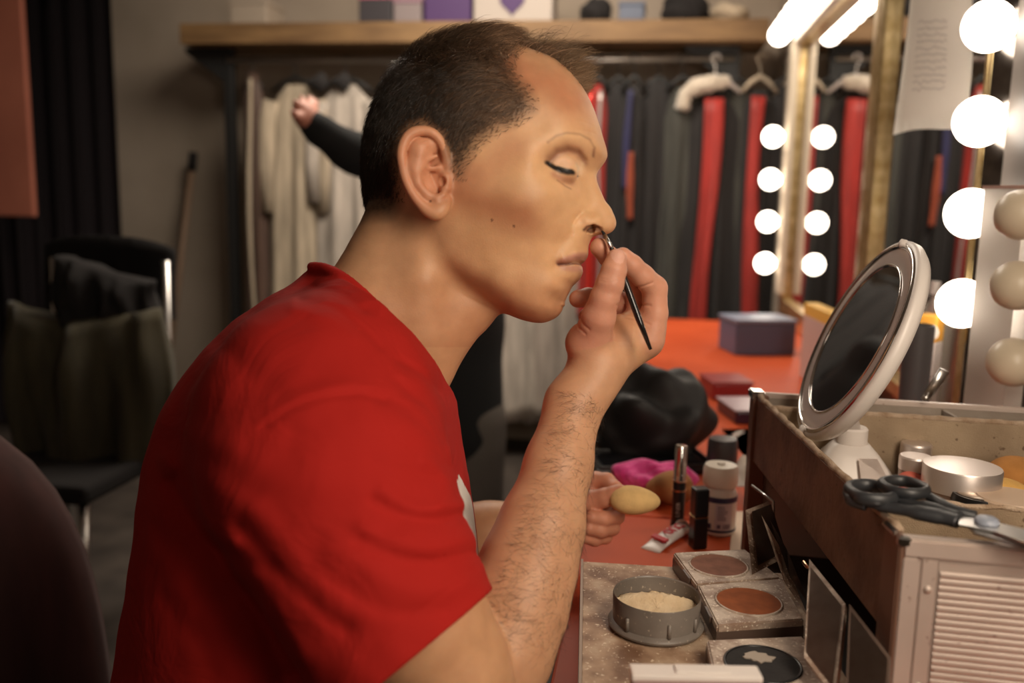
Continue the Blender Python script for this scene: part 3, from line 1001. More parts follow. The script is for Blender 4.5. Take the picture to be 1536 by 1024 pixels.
def brows(side):
    P_, W_, T_ = [], [], []
    path = [(824,214),(834,207),(850,203),(868,204),(882,211),(889,222)]
    cp = catmull(path, 20)
    for _ in (0,):
        for i in range(170):
            u, v = cp[int(rng.integers(0, len(cp)))]
            q = relief.surf(u + rng.normal(0, 1.5), v + 3 + rng.normal(0, 2.2)); q[2] *= side
            d = np.array((-.5 + .2 * rng.normal(), .45 + .3 * rng.normal(), .3 * side)); L = .0035 + .002 * rng.random()
            T = np.linspace(0, 1, 4)
            pp = q[None] + d[None] * L * T[:, None]
            P_.append(relief.o + pp[:, :1] * HA + pp[:, 1:2] * HB + pp[:, 2:] * HC); W_.append(.00004 * (1.1 - T)); T_.append((.45, .27, .15))
    return np.array(P_), np.array(W_), np.array(T_)
for sd_ in (1, -1):
    bb = brows(sd_)
    strands_mesh('eyebrow', bb[0], bb[1], hair_mat, person, PB, bb[2])

# fine dark hairs on the right forearm
def arm_hairs():
    ax = [C(u, v, d) for u, v, d in ((884,575,.772),(861,606,.768),(838,696,.745),(812,790,.722),(792,850,.708),(772,910,.697),(752,965,.69))]
    rr = [.0222, .0234, .0265, .0330, .0368, .0395, .040]
    P_, W_, N_ = [], [], []
    for i in range(2600):
        s_ = 1.0 + rng.random() * (len(ax) - 2.001); j = int(s_); f = s_ - j
        p = ax[j] * (1 - f) + ax[j + 1] * f; r = rr[j] * (1 - f) + rr[j + 1] * f
        t = ax[j + 1] - ax[j]; t /= np.linalg.norm(t)
        th = rng.uniform(-.5, 1.9)
        u = np.cross(t, (0, 0, 1)); u /= np.linalg.norm(u); u = -u if u[0] < 0 else u; w = np.array((0, 0, 1)) - t * t[2]; w /= np.linalg.norm(w)
        nn = u * math.sin(th) + w * math.cos(th)
        root = p + nn * (r + .001)
        d = (-t * .35 - np.array((.62, .42, 0)) * 1.0) if th < 1.5 else (t * .5 + nn * .6)
        d = d + rng.normal(0, .28, 3); d -= nn * (d @ nn) * .85; d /= np.linalg.norm(d)
        L = .006 + .008 * rng.random(); T = np.linspace(0, 1, 5)
        bend = rng.normal(0, .12, 3)
        pp = root[None] + (d[None] * T[:, None] + nn[None] * (.05 + .12 * np.sin(T * 2.6))[:, None] + bend[None] * (T ** 2)[:, None] * .5) * L
        P_.append(pp); W_.append(.000078 * (1.15 - T)); N_.append(nn)
    P_ = np.array(P_); N_ = np.array(N_)
    for _ in range(3): P_ -= (N_ * body_f(P_[:, 0] .copy(), None)[:, None])[:, None]
    P_ -= N_[:, None] * .0003
    return P_, np.array(W_), np.tile(np.array((.035, .02, .012)), (len(P_), 1))
ah = arm_hairs()
strands_mesh('forearm_hair', ah[0], ah[1], hair_mat, person, PB, ah[2])
# ---------------------------------------------------------------- red t-shirt
TO = C(450, 800, .815)
TA, TB_, TC = np.array((1., 0, 0)), np.array((0, 1., 0)), np.array((0, 0, 1.))
t_contour = [(468,402),(440,428),(398,452),(343,492),(292,548),(256,602),(234,660),(221,715),(212,800),(200,883),(184,960),(168,1050),(158,1150),(170,1240),(420,1280),(680,1240),
             (712,1120),(712,960),(714,860),(709,790),(701,740),(692,690),(683,630),(678,585),(664,540),(640,492),(600,445),(560,410),(515,392)]
t_pts = [(470,430,40),(440,470,72),(400,500,82),(350,540,85),(300,600,92),(270,680,105),(250,760,112),(240,880,118),(240,1000,120),(320,640,122),(320,760,140),(320,900,145),(320,1050,145),
         (420,560,128),(420,700,160),(420,900,155),(420,1050,150),(520,540,112),(520,650,160),(520,800,160),(520,1000,150),(600,560,92),(610,650,140),(620,800,142),(620,1000,135),
         (560,490,94),(520,460,86),(540,425,72),(580,455,82),(615,505,84),(640,555,80),(500,425,64),(600,470,60),(640,590,70),(655,660,92),(670,740,95),(675,850,95),(675,1000,95),(450,1200,110),(300,1180,100),(600,1180,90)]
trelief = Relief(TO, TA, TB_, TC, t_contour, t_pts, K=.09, h=.004, smooth=3)
shoulderR = chain([C(520,560,.79), C(478,612,.715), C(490,700,.675)], [.062, .082, .086], k=.02)
sleeveR = chain([C(474,650,.700), C(500,740,.670), C(548,850,.650), C(605,960,.640), C(665,1070,.636)], [.084, .084, .0765, .0680, .064], k=.015)
shoulderL = chain([C(520,560,.79), C(530,600,.93), C(560,700,.99), C(590,780,1.02)], [.062, .075, .066, .058], k=.02)
collar_px = [(468,401,.800),(486,402,.772),(512,414,.752),(545,440,.741),(573,470,.737),(597,500,.739),(622,532,.748),(648,560,.762),(668,586,.785),(672,590,.81),(655,560,.835),(610,510,.85),(560,450,.85),(500,410,.83)]
collar_path = catmull([C(*q) for q in collar_px], 5, closed=True)
folds = [(catmull(p, 5), w / 1000, h / 1000) for p, w, h in [
  ([(262,725),(285,770),(318,812),(352,865),(395,930),(430,1010)], 9, -7.0),
  ([(250,690),(275,735),(310,790),(345,815)], 6, 3.2),
  ([(300,812),(352,838),(400,852)], 7, -1.8),
  ([(395,640),(430,615),(480,596),(540,590),(575,600)], 3.2, -1.6),
  ([(400,628),(450,596),(520,578),(570,586)], 4, 1.0),
  ([(570,590),(600,606),(640,640),(660,668),(672,700)], 5, -2.2),
  ([(600,560),(640,580),(668,612)], 5, 1.6), ([(585,560),(615,590),(650,625),(668,660)], 4, -1.5),
  ([(600,540),(635,560),(660,590)], 3, -1.2),
  ([(640,690),(665,715),(672,735),(663,752)], 4.5, 2.4), ([(650,700),(672,728)], 3, -1.0),
  ([(575,735),(610,756),(650,764),(690,756)], 5, 2.6), ([(560,752),(605,776),(650,782),(690,772)], 4.5, -2.2),
  ([(545,790),(600,812),(650,818),(700,808)], 6, 2.4), ([(540,812),(590,834),(650,842),(712,830)], 5, -2.2),
  ([(500,820),(560,862),(620,885),(690,880)], 8, 2.0), ([(470,850),(540,898),(600,918),(670,915)], 6, -1.6),
  ([(380,760),(440,830),(500,890),(540,920)], 8, 1.6), ([(360,790),(430,870),(490,925),(520,945)], 6, -1.8), ([(350,840),(410,920),(450,980)], 7, 1.6),
  ([(560,690),(600,700),(650,716)], 5, -1.2),
  ([(440,640),(420,700),(380,740)], 9, -1.2), ([(470,430),(510,440),(545,465)], 3, -1.0), ([(450,450),(500,462),(540,490),(570,520)], 3.5, -1.4), ([(440,462),(490,478),(530,508)], 4, 1.0),
  ([(330,520),(380,560),(420,590)], 8, -1.0), ([(260,640),(300,660),(350,670)], 10, 1.4), ([(230,820),(260,860),(280,920)], 9, 1.6), ([(250,900),(300,960),(320,1010)], 9, -1.6)]]
HEM_P = C(640, 970, .570); HEM_N = np.array((.62, -.76, .17)); HEM_N /= np.linalg.norm(HEM_N)
HEML_P = C(590, 785, 1.02); HEML_N = np.array((.5, -.86, 0))
collar = chain(collar_path, [.0042] * len(collar_path), k=.001)
neck_cut = Mod(neck, lambda v, p: v - .002)
NA_, NB_, NC_ = C(468,402,.80), C(673,588,.81), C(575,471,.738)
NN_ = np.cross(NB_ - NA_, NC_ - NA_); NN_ /= np.linalg.norm(NN_)
if NN_[1] < 0: NN_ = -NN_
def shirt_f(p, box):
    def ev(it):
        if box is not None:
            g = np.maximum(0, np.maximum(it.lo - box[1], box[0] - it.hi))
            if g @ g > .05 ** 2: return None
        return it(p, box) if isinstance(it, (Union, Mod)) else it(p)
    t = ev(trelief); sh = ev(shoulderR); sl = ev(sleeveR); shl = ev(shoulderL)
    t2 = smin(t, sh, .045); t2 = smin(t2, shl, .02)
    v = smin(t2, sl, .022)
    if v is None: return None
    x = 768 + p[:, 0] / -p[:, 2] * FPX; y = 512 - p[:, 1] / -p[:, 2] * FPX
    near = (np.abs(v) < .02) & (p[:, 2] > -.80)
    if near.any():
        dv = np.zeros(near.sum()); xn, yn = x[near], y[near]; d_ = -p[near, 2]
        for pts, w, h in folds:
            dd = stroke_field(xn, yn, pts) * d_ / FPX
            dv += h * np.exp(-(dd / w) ** 2)
        dv += .0007 * np.sin(xn * .035 + 2 * np.sin(yn * .021)) * np.sin(yn * .05 + 1.3 * np.sin(xn * .027))
        # hem stitching step
        s_ = (p[near] - HEM_P) @ HEM_N
        dv += np.where(np.abs(s_ + .020) < .0012, -.0006, 0)
        v = v.copy(); v[near] -= dv
    # neck opening
    sn = (p - NA_) @ NN_
    nz_ = (sn > -.045) & (p[:, 1] > -.06)
    v = np.where(nz_, np.maximum(np.maximum(v, sn), np.where(sn > -.040, -(v + .005), -1)), v)
    # cut the sleeves open and hollow
    s_ = (p - HEM_P) @ HEM_N
    armside = (p[:, 2] > -.74) & (x > 520)
    if sl is not None:
        inner = v + .005
        v = np.where(armside & (s_ > -.07), np.maximum(v, np.maximum(s_, np.where(s_ > -.06, -inner, -1)) if True else s_), v)
    if shl is not None:
        s2 = (p - HEML_P) @ HEML_N
        v = np.where((p[:, 2] < -.93) & (x > 500), np.maximum(v, s2), v)
    c = ev(collar)
    v = smin(v, c, .002)
    return v
XS = axis_points([(-.46, .02, .0026 * s), (.02, .08, .004)])
YS = axis_points([(-.50, -.32, .005 * s), (-.32, .10, .0024 * s)])
ZS = axis_points([(-1.12, -.82, .005 * s), (-.82, -.54, .0026 * s)])
def build_shirt():
    v, f = surface_net(shirt_f, XS, YS, ZS)
    return refine(shirt_f, v, 1), f
sv, sf = bake('shirt', build_shirt)
print('shirt', len(sv))
sx = 768 + sv[:, 0] / -sv[:, 2] * FPX; sy = 512 - sv[:, 1] / -sv[:, 2] * FPX
sc_ = np.tile(np.array((.40, .014, .010)), (len(sv), 1))
pr = poly_sd(sx, sy, [(689, 712), (674, 760), (690, 800), (712, 850), (730, 840), (712, 770), (706, 745)])
white = (pr < 0) & (sv[:, 2] < -.72) & (sv[:, 2] > -.81)
sc_[white] = (.72, .70, .66)
def shirt_nodes(nt, b):
    N = nt.nodes; L = nt.links
    at = N.new('ShaderNodeAttribute'); at.attribute_name = 'tint'
    L.new(at.outputs['Color'], b.inputs['Base Color'])
    tc = N.new('ShaderNodeTexCoord')
    n2 = N.new('ShaderNodeTexNoise'); n2.inputs['Scale'].default_value = 900; n2.inputs['Detail'].default_value = 2
    L.new(tc.outputs['Object'], n2.inputs['Vector'])
    bp = N.new('ShaderNodeBump'); bp.inputs['Strength'].default_value = .2; bp.inputs['Distance'].default_value = .0006
    n3 = N.new('ShaderNodeTexNoise'); n3.inputs['Scale'].default_value = 14; n3.inputs['Detail'].default_value = 3; n3.inputs['Distortion'].default_value = 1.2
    L.new(tc.outputs['Object'], n3.inputs['Vector'])
    b2 = N.new('ShaderNodeBump'); b2.inputs['Strength'].default_value = .22; b2.inputs['Distance'].default_value = .02
    L.new(n3.outputs['Fac'], b2.inputs['Height'])
    L.new(n2.outputs['Fac'], bp.inputs['Height']); L.new(b2.outputs[0], bp.inputs['Normal']); L.new(bp.outputs[0], b.inputs['Normal'])
shirt_mat = mat('red_jersey', (.5, .02, .015), rough=.85, spec=.2, sheen=.0, build=shirt_nodes)
shirt = np_mesh('t_shirt', sv, sf, shirt_mat, person, origin=PB)
set_color(shirt, sc_)

# trousers, below the frame: hips on the stool, thighs under the table
def Wc(x, y, z): return np.array(CINV @ Vector((x, y, z)))
hip = CAMM @ Vector(C(450, 1180, .84))
hx_, hy_ = hip.x, hip.y
fx, fy = math.cos(YAW), math.sin(YAW)
def HP(f_, l_, z): return Wc(hx_ + fx * f_ + fy * l_, hy_ + fy * f_ - fx * l_, z)
trousers_f_items = [chain([HP(-.02, 0, .70), HP(0, 0, .60)], [.14, .15], k=.02)]
for l in (.10, -.10):
    trousers_f_items.append(chain([HP(0, l * .9, .57), HP(.20, l * 1.2, .565), HP(.36, l * 1.3, .54), HP(.34, l * 1.3, .30), HP(.32, l * 1.3, .075)], [.095, .085, .068, .060, .050], k=.02))
    trousers_f_items.append(chain([HP(.30, l * 1.3, .045), HP(.46, l * 1.3, .035)], [.042, .034], k=.01))
tru = Union(trousers_f_items, .02)
lo, hi = tru.lo - .02, tru.hi + .02
def build_trousers(): return surface_net(lambda p, b: tru(p, None), *[np.arange(lo[i], hi[i], .010) for i in range(3)])
tv, tf = bake('trousers', build_trousers)
np_mesh('trousers', tv, tf, mat('dark_denim', (.03, .035, .05), rough=.9), person, origin=PB)
# ================================================================ the dressing room
BY = 4.3      # back wall
WX = 0.50     # wall with the lit mirrors
m_wall = mat('plaster_wall', (.38, .315, .25), rough=.9, build=noisy((.36, .295, .23), (.43, .355, .285), 2.2, 4, bump=.15, bscale=60))
m_floor = mat('dark_floor', (.05, .04, .035), rough=.6, build=noisy((.035, .028, .024), (.075, .06, .05), 6, 6))
m_ceil = mat('ceiling_paint', (.35, .31, .27), rough=.95)
m_dark = mat('black_cloth', (.012, .010, .010), rough=.95)
m_blackmetal = mat('black_metal', (.02, .02, .02), rough=.5, metal=.3)
m_wood = mat('shelf_wood', (.21, .12, .05), rough=.6, build=noisy((.14, .075, .03), (.25, .145, .06), 3.5, 6, stretch=(1, 6, 6)))
m_gold = mat('worn_gold_frame', (.66, .48, .20), rough=.32, metal=.85, build=noisy((.50, .34, .14), (.78, .62, .34), 30, 6))
m_mirror = mat('mirror_glass', (.80, .79, .77), rough=.015, metal=1.0)
m_chrome = mat('chrome', (.75, .73, .71), rough=.12, metal=1.0)
m_steel = mat('brushed_steel', (.62, .60, .58), rough=.28, metal=1.0)
m_bulb = mat('lit_globe', (1, .95, .88), rough=.4, emit=(1.0, .88, .74), estr=9.0)
m_bulboff = mat('unlit_frosted_globe', (.78, .66, .50), rough=.35, spec=.5)
m_socket = mat('socket_porcelain', (.75, .68, .60), rough=.4)
m_white = mat('white_plastic', (.78, .72, .68), rough=.35, spec=.5)
m_paper = mat('paper', (.92, .87, .80), rough=.85)
m_black = mat('black_plastic', (.012, .012, .013), rough=.28, spec=.5)

def structure(name, c, sz, m):
    bm = bmesh.new(); box(bm, (0, 0, 0), sz); o = obj(name, bm, m); o.location = c
    return tag(o, kind='structure')
structure('floor', (-1.5, 1.4, -.02), (4.4, 6.4, .04), m_floor)
structure('ceiling', (-1.5, 1.4, 2.52), (4.4, 6.4, .04), m_ceil)
structure('wall_back', (-1.5, BY + .05, 1.25), (4.4, .1, 2.5), m_wall)
structure('wall_right', (WX + .06, 1.4, 1.25), (.1, 6.4, 2.5), m_wall)
structure('wall_left', (-3.65, 1.4, 1.25), (.1, 6.4, 2.5), m_wall)
structure('wall_front', (-1.5, -1.75, 1.25), (4.4, .1, 2.5), m_wall)
# dark doorway with a curtain, and a reddish panel beside it
bm = bmesh.new()
xa, xb = PY(-110, 300, 3.95).x, PY(183, 300, 3.95).x
npl = 40
vs = []
for j in range(2):
    row = []
    for i in range(npl + 1):
        t = i / npl
        row.append(bm.verts.new((xa + (xb - xa) * t, 3.95 + .022 * math.sin(t * 60) + .01 * math.sin(t * 23), .02 if j == 0 else 2.48)))
    vs.append(row)
for i in range(npl): bm.faces.new((vs[0][i], vs[0][i + 1], vs[1][i + 1], vs[1][i]))
bmesh.ops.solidify(bm, geom=bm.faces[:], thickness=.006)
o = obj('curtain', bm, mat('black_curtain', (.013, .008, .011), rough=.9), smooth=True)
tag(o, 'black floor-length curtain hanging at the left of the grey wall', 'curtain')
bm = bmesh.new()
q0, q1 = PY(-60, -90, 3.78), PY(54, 325, 3.78)
box(bm, ((q0.x + q1.x) / 2, 3.78, (2.45 + q1.z) / 2), (q1.x - q0.x, .03, 2.45 - q1.z), .006)
o = obj('red_brown_panel', bm, mat('red_brown_panel', (.45, .15, .10), rough=.7, build=noisy((.40, .13, .085), (.50, .17, .11), 3, 3)))
tag(o, 'red-brown upright panel at the far left edge, beside the black curtain', 'panel')

# ---- clothes rack: shelf on black brackets, posts and rail
SY = 3.85
zt, zb = PY(600, 32, SY).z, PY(600, 64, SY).z
xl, xr = PY(268, 20, SY).x, .42
rack = thing('clothes_rack', 'wooden shelf on black posts with a clothes rail below, along the grey back wall', 'clothes rack', ((xl + xr) / 2, SY, 0))
def part(name, mk, m, parent, smooth=False, angle=None):
    bm = bmesh.new(); mk(bm)
    o = obj(name, bm, m, parent, smooth, angle)
    o.data.transform(Matrix.Translation(-Vector(parent_world(parent))))
    return o
def parent_world(p):
    v = Vector(p.location)
    q = p.parent
    while q is not None: v = v + Vector(q.location); q = q.parent
    return v
part('shelf_board', lambda bm: box(bm, ((xl + xr) / 2, SY + .17, (zt + zb) / 2), (xr - xl, .34, zt - zb), .004), m_wood, rack)
px_ = PY(347, 300, SY + .1).x
for x in (px_, .30):
    part('post', lambda bm: box(bm, (x, SY + .12, zb / 2), (.045, .045, zb), .004), m_blackmetal, rack)
    part('bracket', lambda bm: prism(bm, [(0, 0), (-.20, 0), (-.20, -.02), (-.03, -.14), (0, -.14)], -.02, .02, Matrix.Translation((x, SY + .12, zb)) @ Matrix.Rotation(math.pi / 2, 4, 'X')), m_blackmetal, rack)
RZ_ = PY(600, 90, SY + .1).z
RY = SY + .10
part('rail', lambda bm: tube(bm, [(px_, RY, RZ_), (.30, RY, RZ_)], .013, 12), m_steel, rack, smooth=True)

# boxes and gear on the shelf
def shelf_box(name, label, cat, u0, u1, v0, m, lid=None, dy=.02, depth=.2, group=None):
    a, b = PY(u0, 30, SY + dy).x, PY(u1, 30, SY + dy).x
    h = PY((u0 + u1) / 2, v0, SY + dy).z - zt
    t = thing(name, label, cat, ((a + b) / 2, SY + dy + depth / 2, zt), group=group)
    part('box_body', lambda bm: box(bm, ((a + b) / 2, SY + dy + depth / 2, zt + h * .4), (b - a, depth, h * .8), .006), m, t)
    part('box_lid', lambda bm: box(bm, ((a + b) / 2, SY + dy + depth / 2, zt + h * .885), (b - a + .008, depth + .008, h * .23), .006), lid or m, t)
    return t
m_purple = mat('purple_card', (.055, .018, .10), rough=.6); m_pink = mat('pink_card', (.55, .14, .22), rough=.6)
shelf_box('storage_box', 'black shoe box with a pink lid on the shelf above the man\'s head', 'box', 538, 588, -12, mat('black_card', (.03, .025, .03), rough=.6), m_pink)
shelf_box('storage_box', 'grey carton beside the pink-lidded box on the shelf', 'box', 590, 632, -4, mat('grey_card', (.22, .18, .18), rough=.7), mat('lilac_card', (.26, .15, .19), rough=.7))
shelf_box('storage_box', 'dark purple box on the shelf, left of the white box', 'box', 636, 706, -20, m_purple)
wb = shelf_box('storage_box', 'large white box with a purple heart mark on the shelf', 'box', 710, 828, -30, mat('white_card', (.40, .35, .31), rough=.7))
hx0 = PY(768, 10, SY + .015)
def heart(bm):
    pts = []
    for i in range(30):
        t = 2 * math.pi * i / 30
        pts.append((.0033 * 16 * math.sin(t) ** 3, .0033 * (13 * math.cos(t) - 5 * math.cos(2 * t) - 2 * math.cos(3 * t) - math.cos(4 * t))))
    prism(bm, pts, 0, .003, Matrix.Translation((hx0.x, SY + .0175, zt + .075)) @ Matrix.Rotation(math.pi / 2, 4, 'X'))
part('purple_heart_mark', heart, m_purple, wb)
shelf_box('storage_box', 'cream carton near the left end of the shelf', 'box', 345, 400, -2, mat('cream_card', (.34, .28, .22), rough=.7))
shelf_box('storage_box', 'slate blue box on the right part of the shelf', 'box', 928, 966, 2, mat('slate_card', (.10, .12, .17), rough=.6))
def lump(name, label, cat, u, w, h, m, seedv, group=None, y=None, z=None):
    y = y if y is not None else SY + .13; z = zt if z is None else z
    x = PY(u, 30, y).x
    bm = bmesh.new(); bmesh.ops.create_icosphere(bm, subdivisions=4, radius=1)
    rr = np.random.default_rng(seedv); f = rr.uniform(2, 5, (6, 3)); ph = rr.uniform(0, 6, 6)
    for v in bm.verts:
        k = 1 + sum(.06 * math.sin(f[i] @ np.array(v.co) * 1.6 + ph[i]) for i in range(6))
        v.co = Vector((v.co.x * w * k, v.co.y * .08 * k, max(-.0, (v.co.z * .62 + .42) * k) * h))
    o = obj(name, bm, m, smooth=True); o.location = (x, y, z)
    return tag(o, label, cat, group)
lump('black_bag', 'small black bag lying on the shelf, right of the white box', 'bag', 893, .065, .10, m_dark, 1)
lump('black_helmet', 'round black helmet-like object near the right end of the shelf', 'helmet', 1028, .09, .12, m_dark, 2)
lump('folded_cloth', 'beige folded cloth beyond the helmet at the right end of the shelf', 'cloth', 1095, .07, .07, mat('beige_cloth', (.45, .36, .26), rough=.9), 3)

# ---- garments on the rail, each on its own hanger
def garment(u, wid, top, ln, m, name, label, cat='garment', sleeves=0.0, thick=.035, seedv=0, hangmat=None, trim=None, flare=1.15, dy=0.0, group=None, shoulders=.13):
    y = RY + dy
    x = PY(u, 200, y).x
    r = np.random.default_rng(seedv + 100)
    t = thing(name, label, cat, (x, y, 0), group=group)
    hm = hangmat or m_blackmetal
    zr = RZ_
    hang = thing_part_hanger = None
    def hook(bm):
        pts = [(0 + .016 * math.cos(a), 0, zr + .016 * math.sin(a) - .0) for a in np.linspace(-.4, 3.3, 9)]
        pts += [(0, 0, zr - .03), (0, 0, zr - .07)]
        tube(bm, [(p[0], p[1], p[2]) for p in pts], .0028, 6)
        tube(bm, [(-wid * .48, 0, zr - .135), (-wid * .25, 0, zr - .095), (0, 0, zr - .07), (wid * .25, 0, zr - .095), (wid * .48, 0, zr - .135)], [.007, .010, .011, .010, .007], 8)
    bm = bmesh.new(); hook(bm); obj('hanger', bm, hm, t, smooth=True)
    zt_ = zr - .085 - top; NS, NR = 56, 22
    fr = r.integers(5, 9); ph = r.uniform(0, 6, 3)
    bm = bmesh.new(); rows = []
    for j in range(NR + 1):
        q = j / NR; z = zt_ - ln * q - .0
        sh = min(1, (q * ln + .012) / shoulders) ** .45
        wv = wid * .5 * sh * (1 + (flare - 1) * q) * (1 - .10 * math.exp(-((q - .28) / .12) ** 2))
        row = []
        for i in range(NS):
            a = 2 * math.pi * i / NS
            fold = (.10 + .9 * min(1, q * 2.2)) * thick * .38 * (math.sin(fr * a + ph[0] + 1.2 * math.sin(2 * q + ph[1])) + .5 * math.sin((fr * 2 + 1) * a + ph[2]))
            cx, sy_ = math.cos(a), math.sin(a)
            row.append(bm.verts.new((wv * cx, (thick * (.35 + .65 * sh) + fold) * sy_ , z - .02 * q * math.sin(3 * a + ph[1]))))
        rows.append(row)
    for a_, b_ in zip(rows, rows[1:]):
        for i in range(NS): bm.faces.new((a_[i], a_[(i + 1) % NS], b_[(i + 1) % NS], b_[i]))
    bm.faces.new(rows[0]); bm.faces.new(rows[-1])
    obj('garment_body', bm, m, t, smooth=True)
    if sleeves:
        for sx_ in (-1, 1):
            bm = bmesh.new()
            tube(bm, [(sx_ * wid * .44, 0, zt_ - .07), (sx_ * wid * .54, .0, zt_ - .16), (sx_ * wid * .57, -.01, zt_ - .16 - sleeves * .5), (sx_ * wid * .55, -.015, zt_ - .16 - sleeves)], [.045, .05, .042, .038], 14)
            obj('sleeve', bm, m, t, smooth=True)
    if trim:
        for tr_ in trim:
            off, w_, tm = tr_[:3]; qa, qb = (tr_[3], tr_[4]) if len(tr_) > 3 else (0, 1)
            bm = bmesh.new(); pr_ = []
            for j in range(NR + 1):
                q = qa + (qb - qa) * j / NR; z = zt_ - .03 - (ln - .05) * q
                sway = .012 * math.sin(q * 5 + ph[0])
                pr_.append((off * wid + sway, -thick * 1.38 - .004, z))
            tube(bm, pr_, [w_ * (.85 + .15 * math.sin(j * .35 + ph[1])) for j in range(NR + 1)], 10, flat=.35, up=(0, 1, 0))
            obj('trim', bm, tm, t, smooth=True)
    return t
def fab(name, c, rough=.85, sheen=.1, metal=0.0): return mat(name, c, rough=rough, sheen=sheen, metal=metal, build=noisy(tuple(x * .75 for x in c), tuple(min(1, x * 1.2) for x in c), 9, 4, stretch=(3, 3, .5)))
m_red = fab('red_satin', (.33, .020, .014), .55); m_cream = fab('cream_cotton', (.46, .38, .28)); m_pgrey = fab('pale_grey_cotton', (.34, .29, .25))
m_blk = fab('black_velvet', (.014, .012, .012)); m_char = fab('charcoal_green_wool', (.045, .045, .038)); m_brown = fab('brown_leather', (.09, .05, .035), .6)
m_blue = fab('dark_blue_satin', (.016, .016, .07), .6); m_orange = fab('orange_red_print', (.26, .05, .02)); m_silver = fab('silver_sequins', (.40, .38, .36), .35, metal=.6)
m_lg = fab('light_linen', (.50, .44, .38))
redseq = mat('red_sequins', (.75, .03, .02), rough=.25, metal=.4, spec=.8)
GR = 'garments hanging from the clothes rail'
garment(382, .10, -.03, 1.25, m_brown, 'fringed_garment', 'narrow brown garment with pale patches, first on the rail beside the left post', 'garment', seedv=1, group=GR, trim=[(0, .012, m_cream)])
garment(445, .24, .02, 1.0, m_cream, 'cream_shirt', 'cream shirt hanging beneath the raised hand', 'garment', sleeves=.40, seedv=2, group=GR, dy=.01)
garment(520, .26, .02, 1.15, m_lg, 'pale_blouse', 'pale linen blouse hanging right of the cream shirt', 'garment', seedv=3, group=GR, sleeves=.35)
garment(600, .22, .02, 1.0, m_pgrey, 'grey_shirt', 'grey shirt on the rail behind the nape of the man', 'garment', seedv=4, group=GR, sleeves=.3)
garment(690, .22, .02, 1.2, m_blk, 'black_jacket', 'black jacket on the rail directly behind the man\'s head', 'garment', seedv=5, group=GR, sleeves=.3)
garment(770, .28, .02, 1.45, m_lg, 'pale_dress', 'long pale grey dress seen below the man\'s chin', 'dress', seedv=6, group=GR)
garment(845, .26, .02, 1.45, m_pgrey, 'grey_dress', 'long grey dress seen between the chin and the raised hand', 'dress', seedv=7, group=GR)
garment(894, .10, .02, 1.0, m_red, 'sequin_dress', 'black and red sequined dress seen just beyond the man\'s nose', 'dress', seedv=8, group=GR, trim=[(-.2, .010, redseq), (.25, .008, m_silver)], dy=-.02)
garment(925, .13, .01, 1.2, m_blk, 'black_dress', 'black dress between the sequined dress and the blue one', 'dress', seedv=9, group=GR)
garment(948, .10, .02, 1.0, m_blk, 'blue_print_dress', 'black dress with a dark blue upper panel and an orange lower panel', 'dress', seedv=10, group=GR, dy=-.035, trim=[(-.1, .016, m_blue, 0, .42), (.12, .018, m_orange, .26, .55)])
garment(985, .16, .0, 1.35, m_blk, 'long_black_coat', 'long black coat right of the blue dress', 'coat', seedv=11, group=GR)
garment(1020, .14, .03, 1.4, m_char, 'charcoal_coat', 'long charcoal coat hanging left of the white hanger', 'coat', seedv=12, group=GR, dy=-.02)
garment(1068, .22, .05, 1.3, m_blk, 'black_red_gown', 'black gown with a broad red front band on a white padded hanger', 'dress', seedv=13, group=GR, hangmat=m_white, trim=[(-.02, .036, m_red), (-.16, .014, m_red)], dy=-.03)
garment(1103, .12, .02, 1.35, m_char, 'dark_grey_dress', 'dark grey dress between the two red-banded gowns', 'dress', seedv=14, group=GR)
garment(1135, .15, .04, 1.3, m_blk, 'black_red_gown', 'black gown with a red front band nearest to the lit mirror', 'dress', seedv=15, group=GR, trim=[(.0, .036, m_red)], hangmat=m_cream, dy=-.02)
garment(1172, .13, .02, 1.3, m_blk, 'black_gown', 'black gown hanging last on the rail, behind the mirror bulbs', 'dress', seedv=16, group=GR, dy=.01)
# white fur wrap laid over the padded hanger
bm = bmesh.new()
c0 = PY(1065, 128, RY - .06)
tube(bm, catmull([PY(1022, 165, RY - .07), PY(1034, 135, RY - .08), PY(1062, 126, RY - .08), PY(1094, 122, RY - .07)], 6), [.020, .026, .028, .03, .03, .03, .032, .032, .034, .034, .034, .033, .033, .032, .03, .028, .026, .022, .018], 12)
for v in bm.verts: v.co += Vector(rng.normal(0, .004, 3))
o = obj('fur_stole', bm, mat('white_fur', (.62, .54, .44), rough=.95, sheen=.6), smooth=True)
tag(o, 'fluffy cream stole draped on the hanger of the red-banded gown', 'stole')

# dark hat-like wigs hanging above the cream shirt
for u, v, lab in ((478, 122, 'left of the two dark bows hung above the pale blouse'), (512, 122, 'right of the two dark bows hung above the pale blouse')):
    q = PY(u, v, RY - .05); bm = bmesh.new(); bmesh.ops.create_icosphere(bm, subdivisions=3, radius=.04)
    for vv in bm.verts: vv.co = Vector((vv.co.x * 1.1, vv.co.y * .6, vv.co.z * (.8 + .3 * math.sin(vv.co.x * 90)))) 
    o = obj('dark_bow', bm, m_blk, smooth=True); o.location = q; tag(o, lab, 'bow')

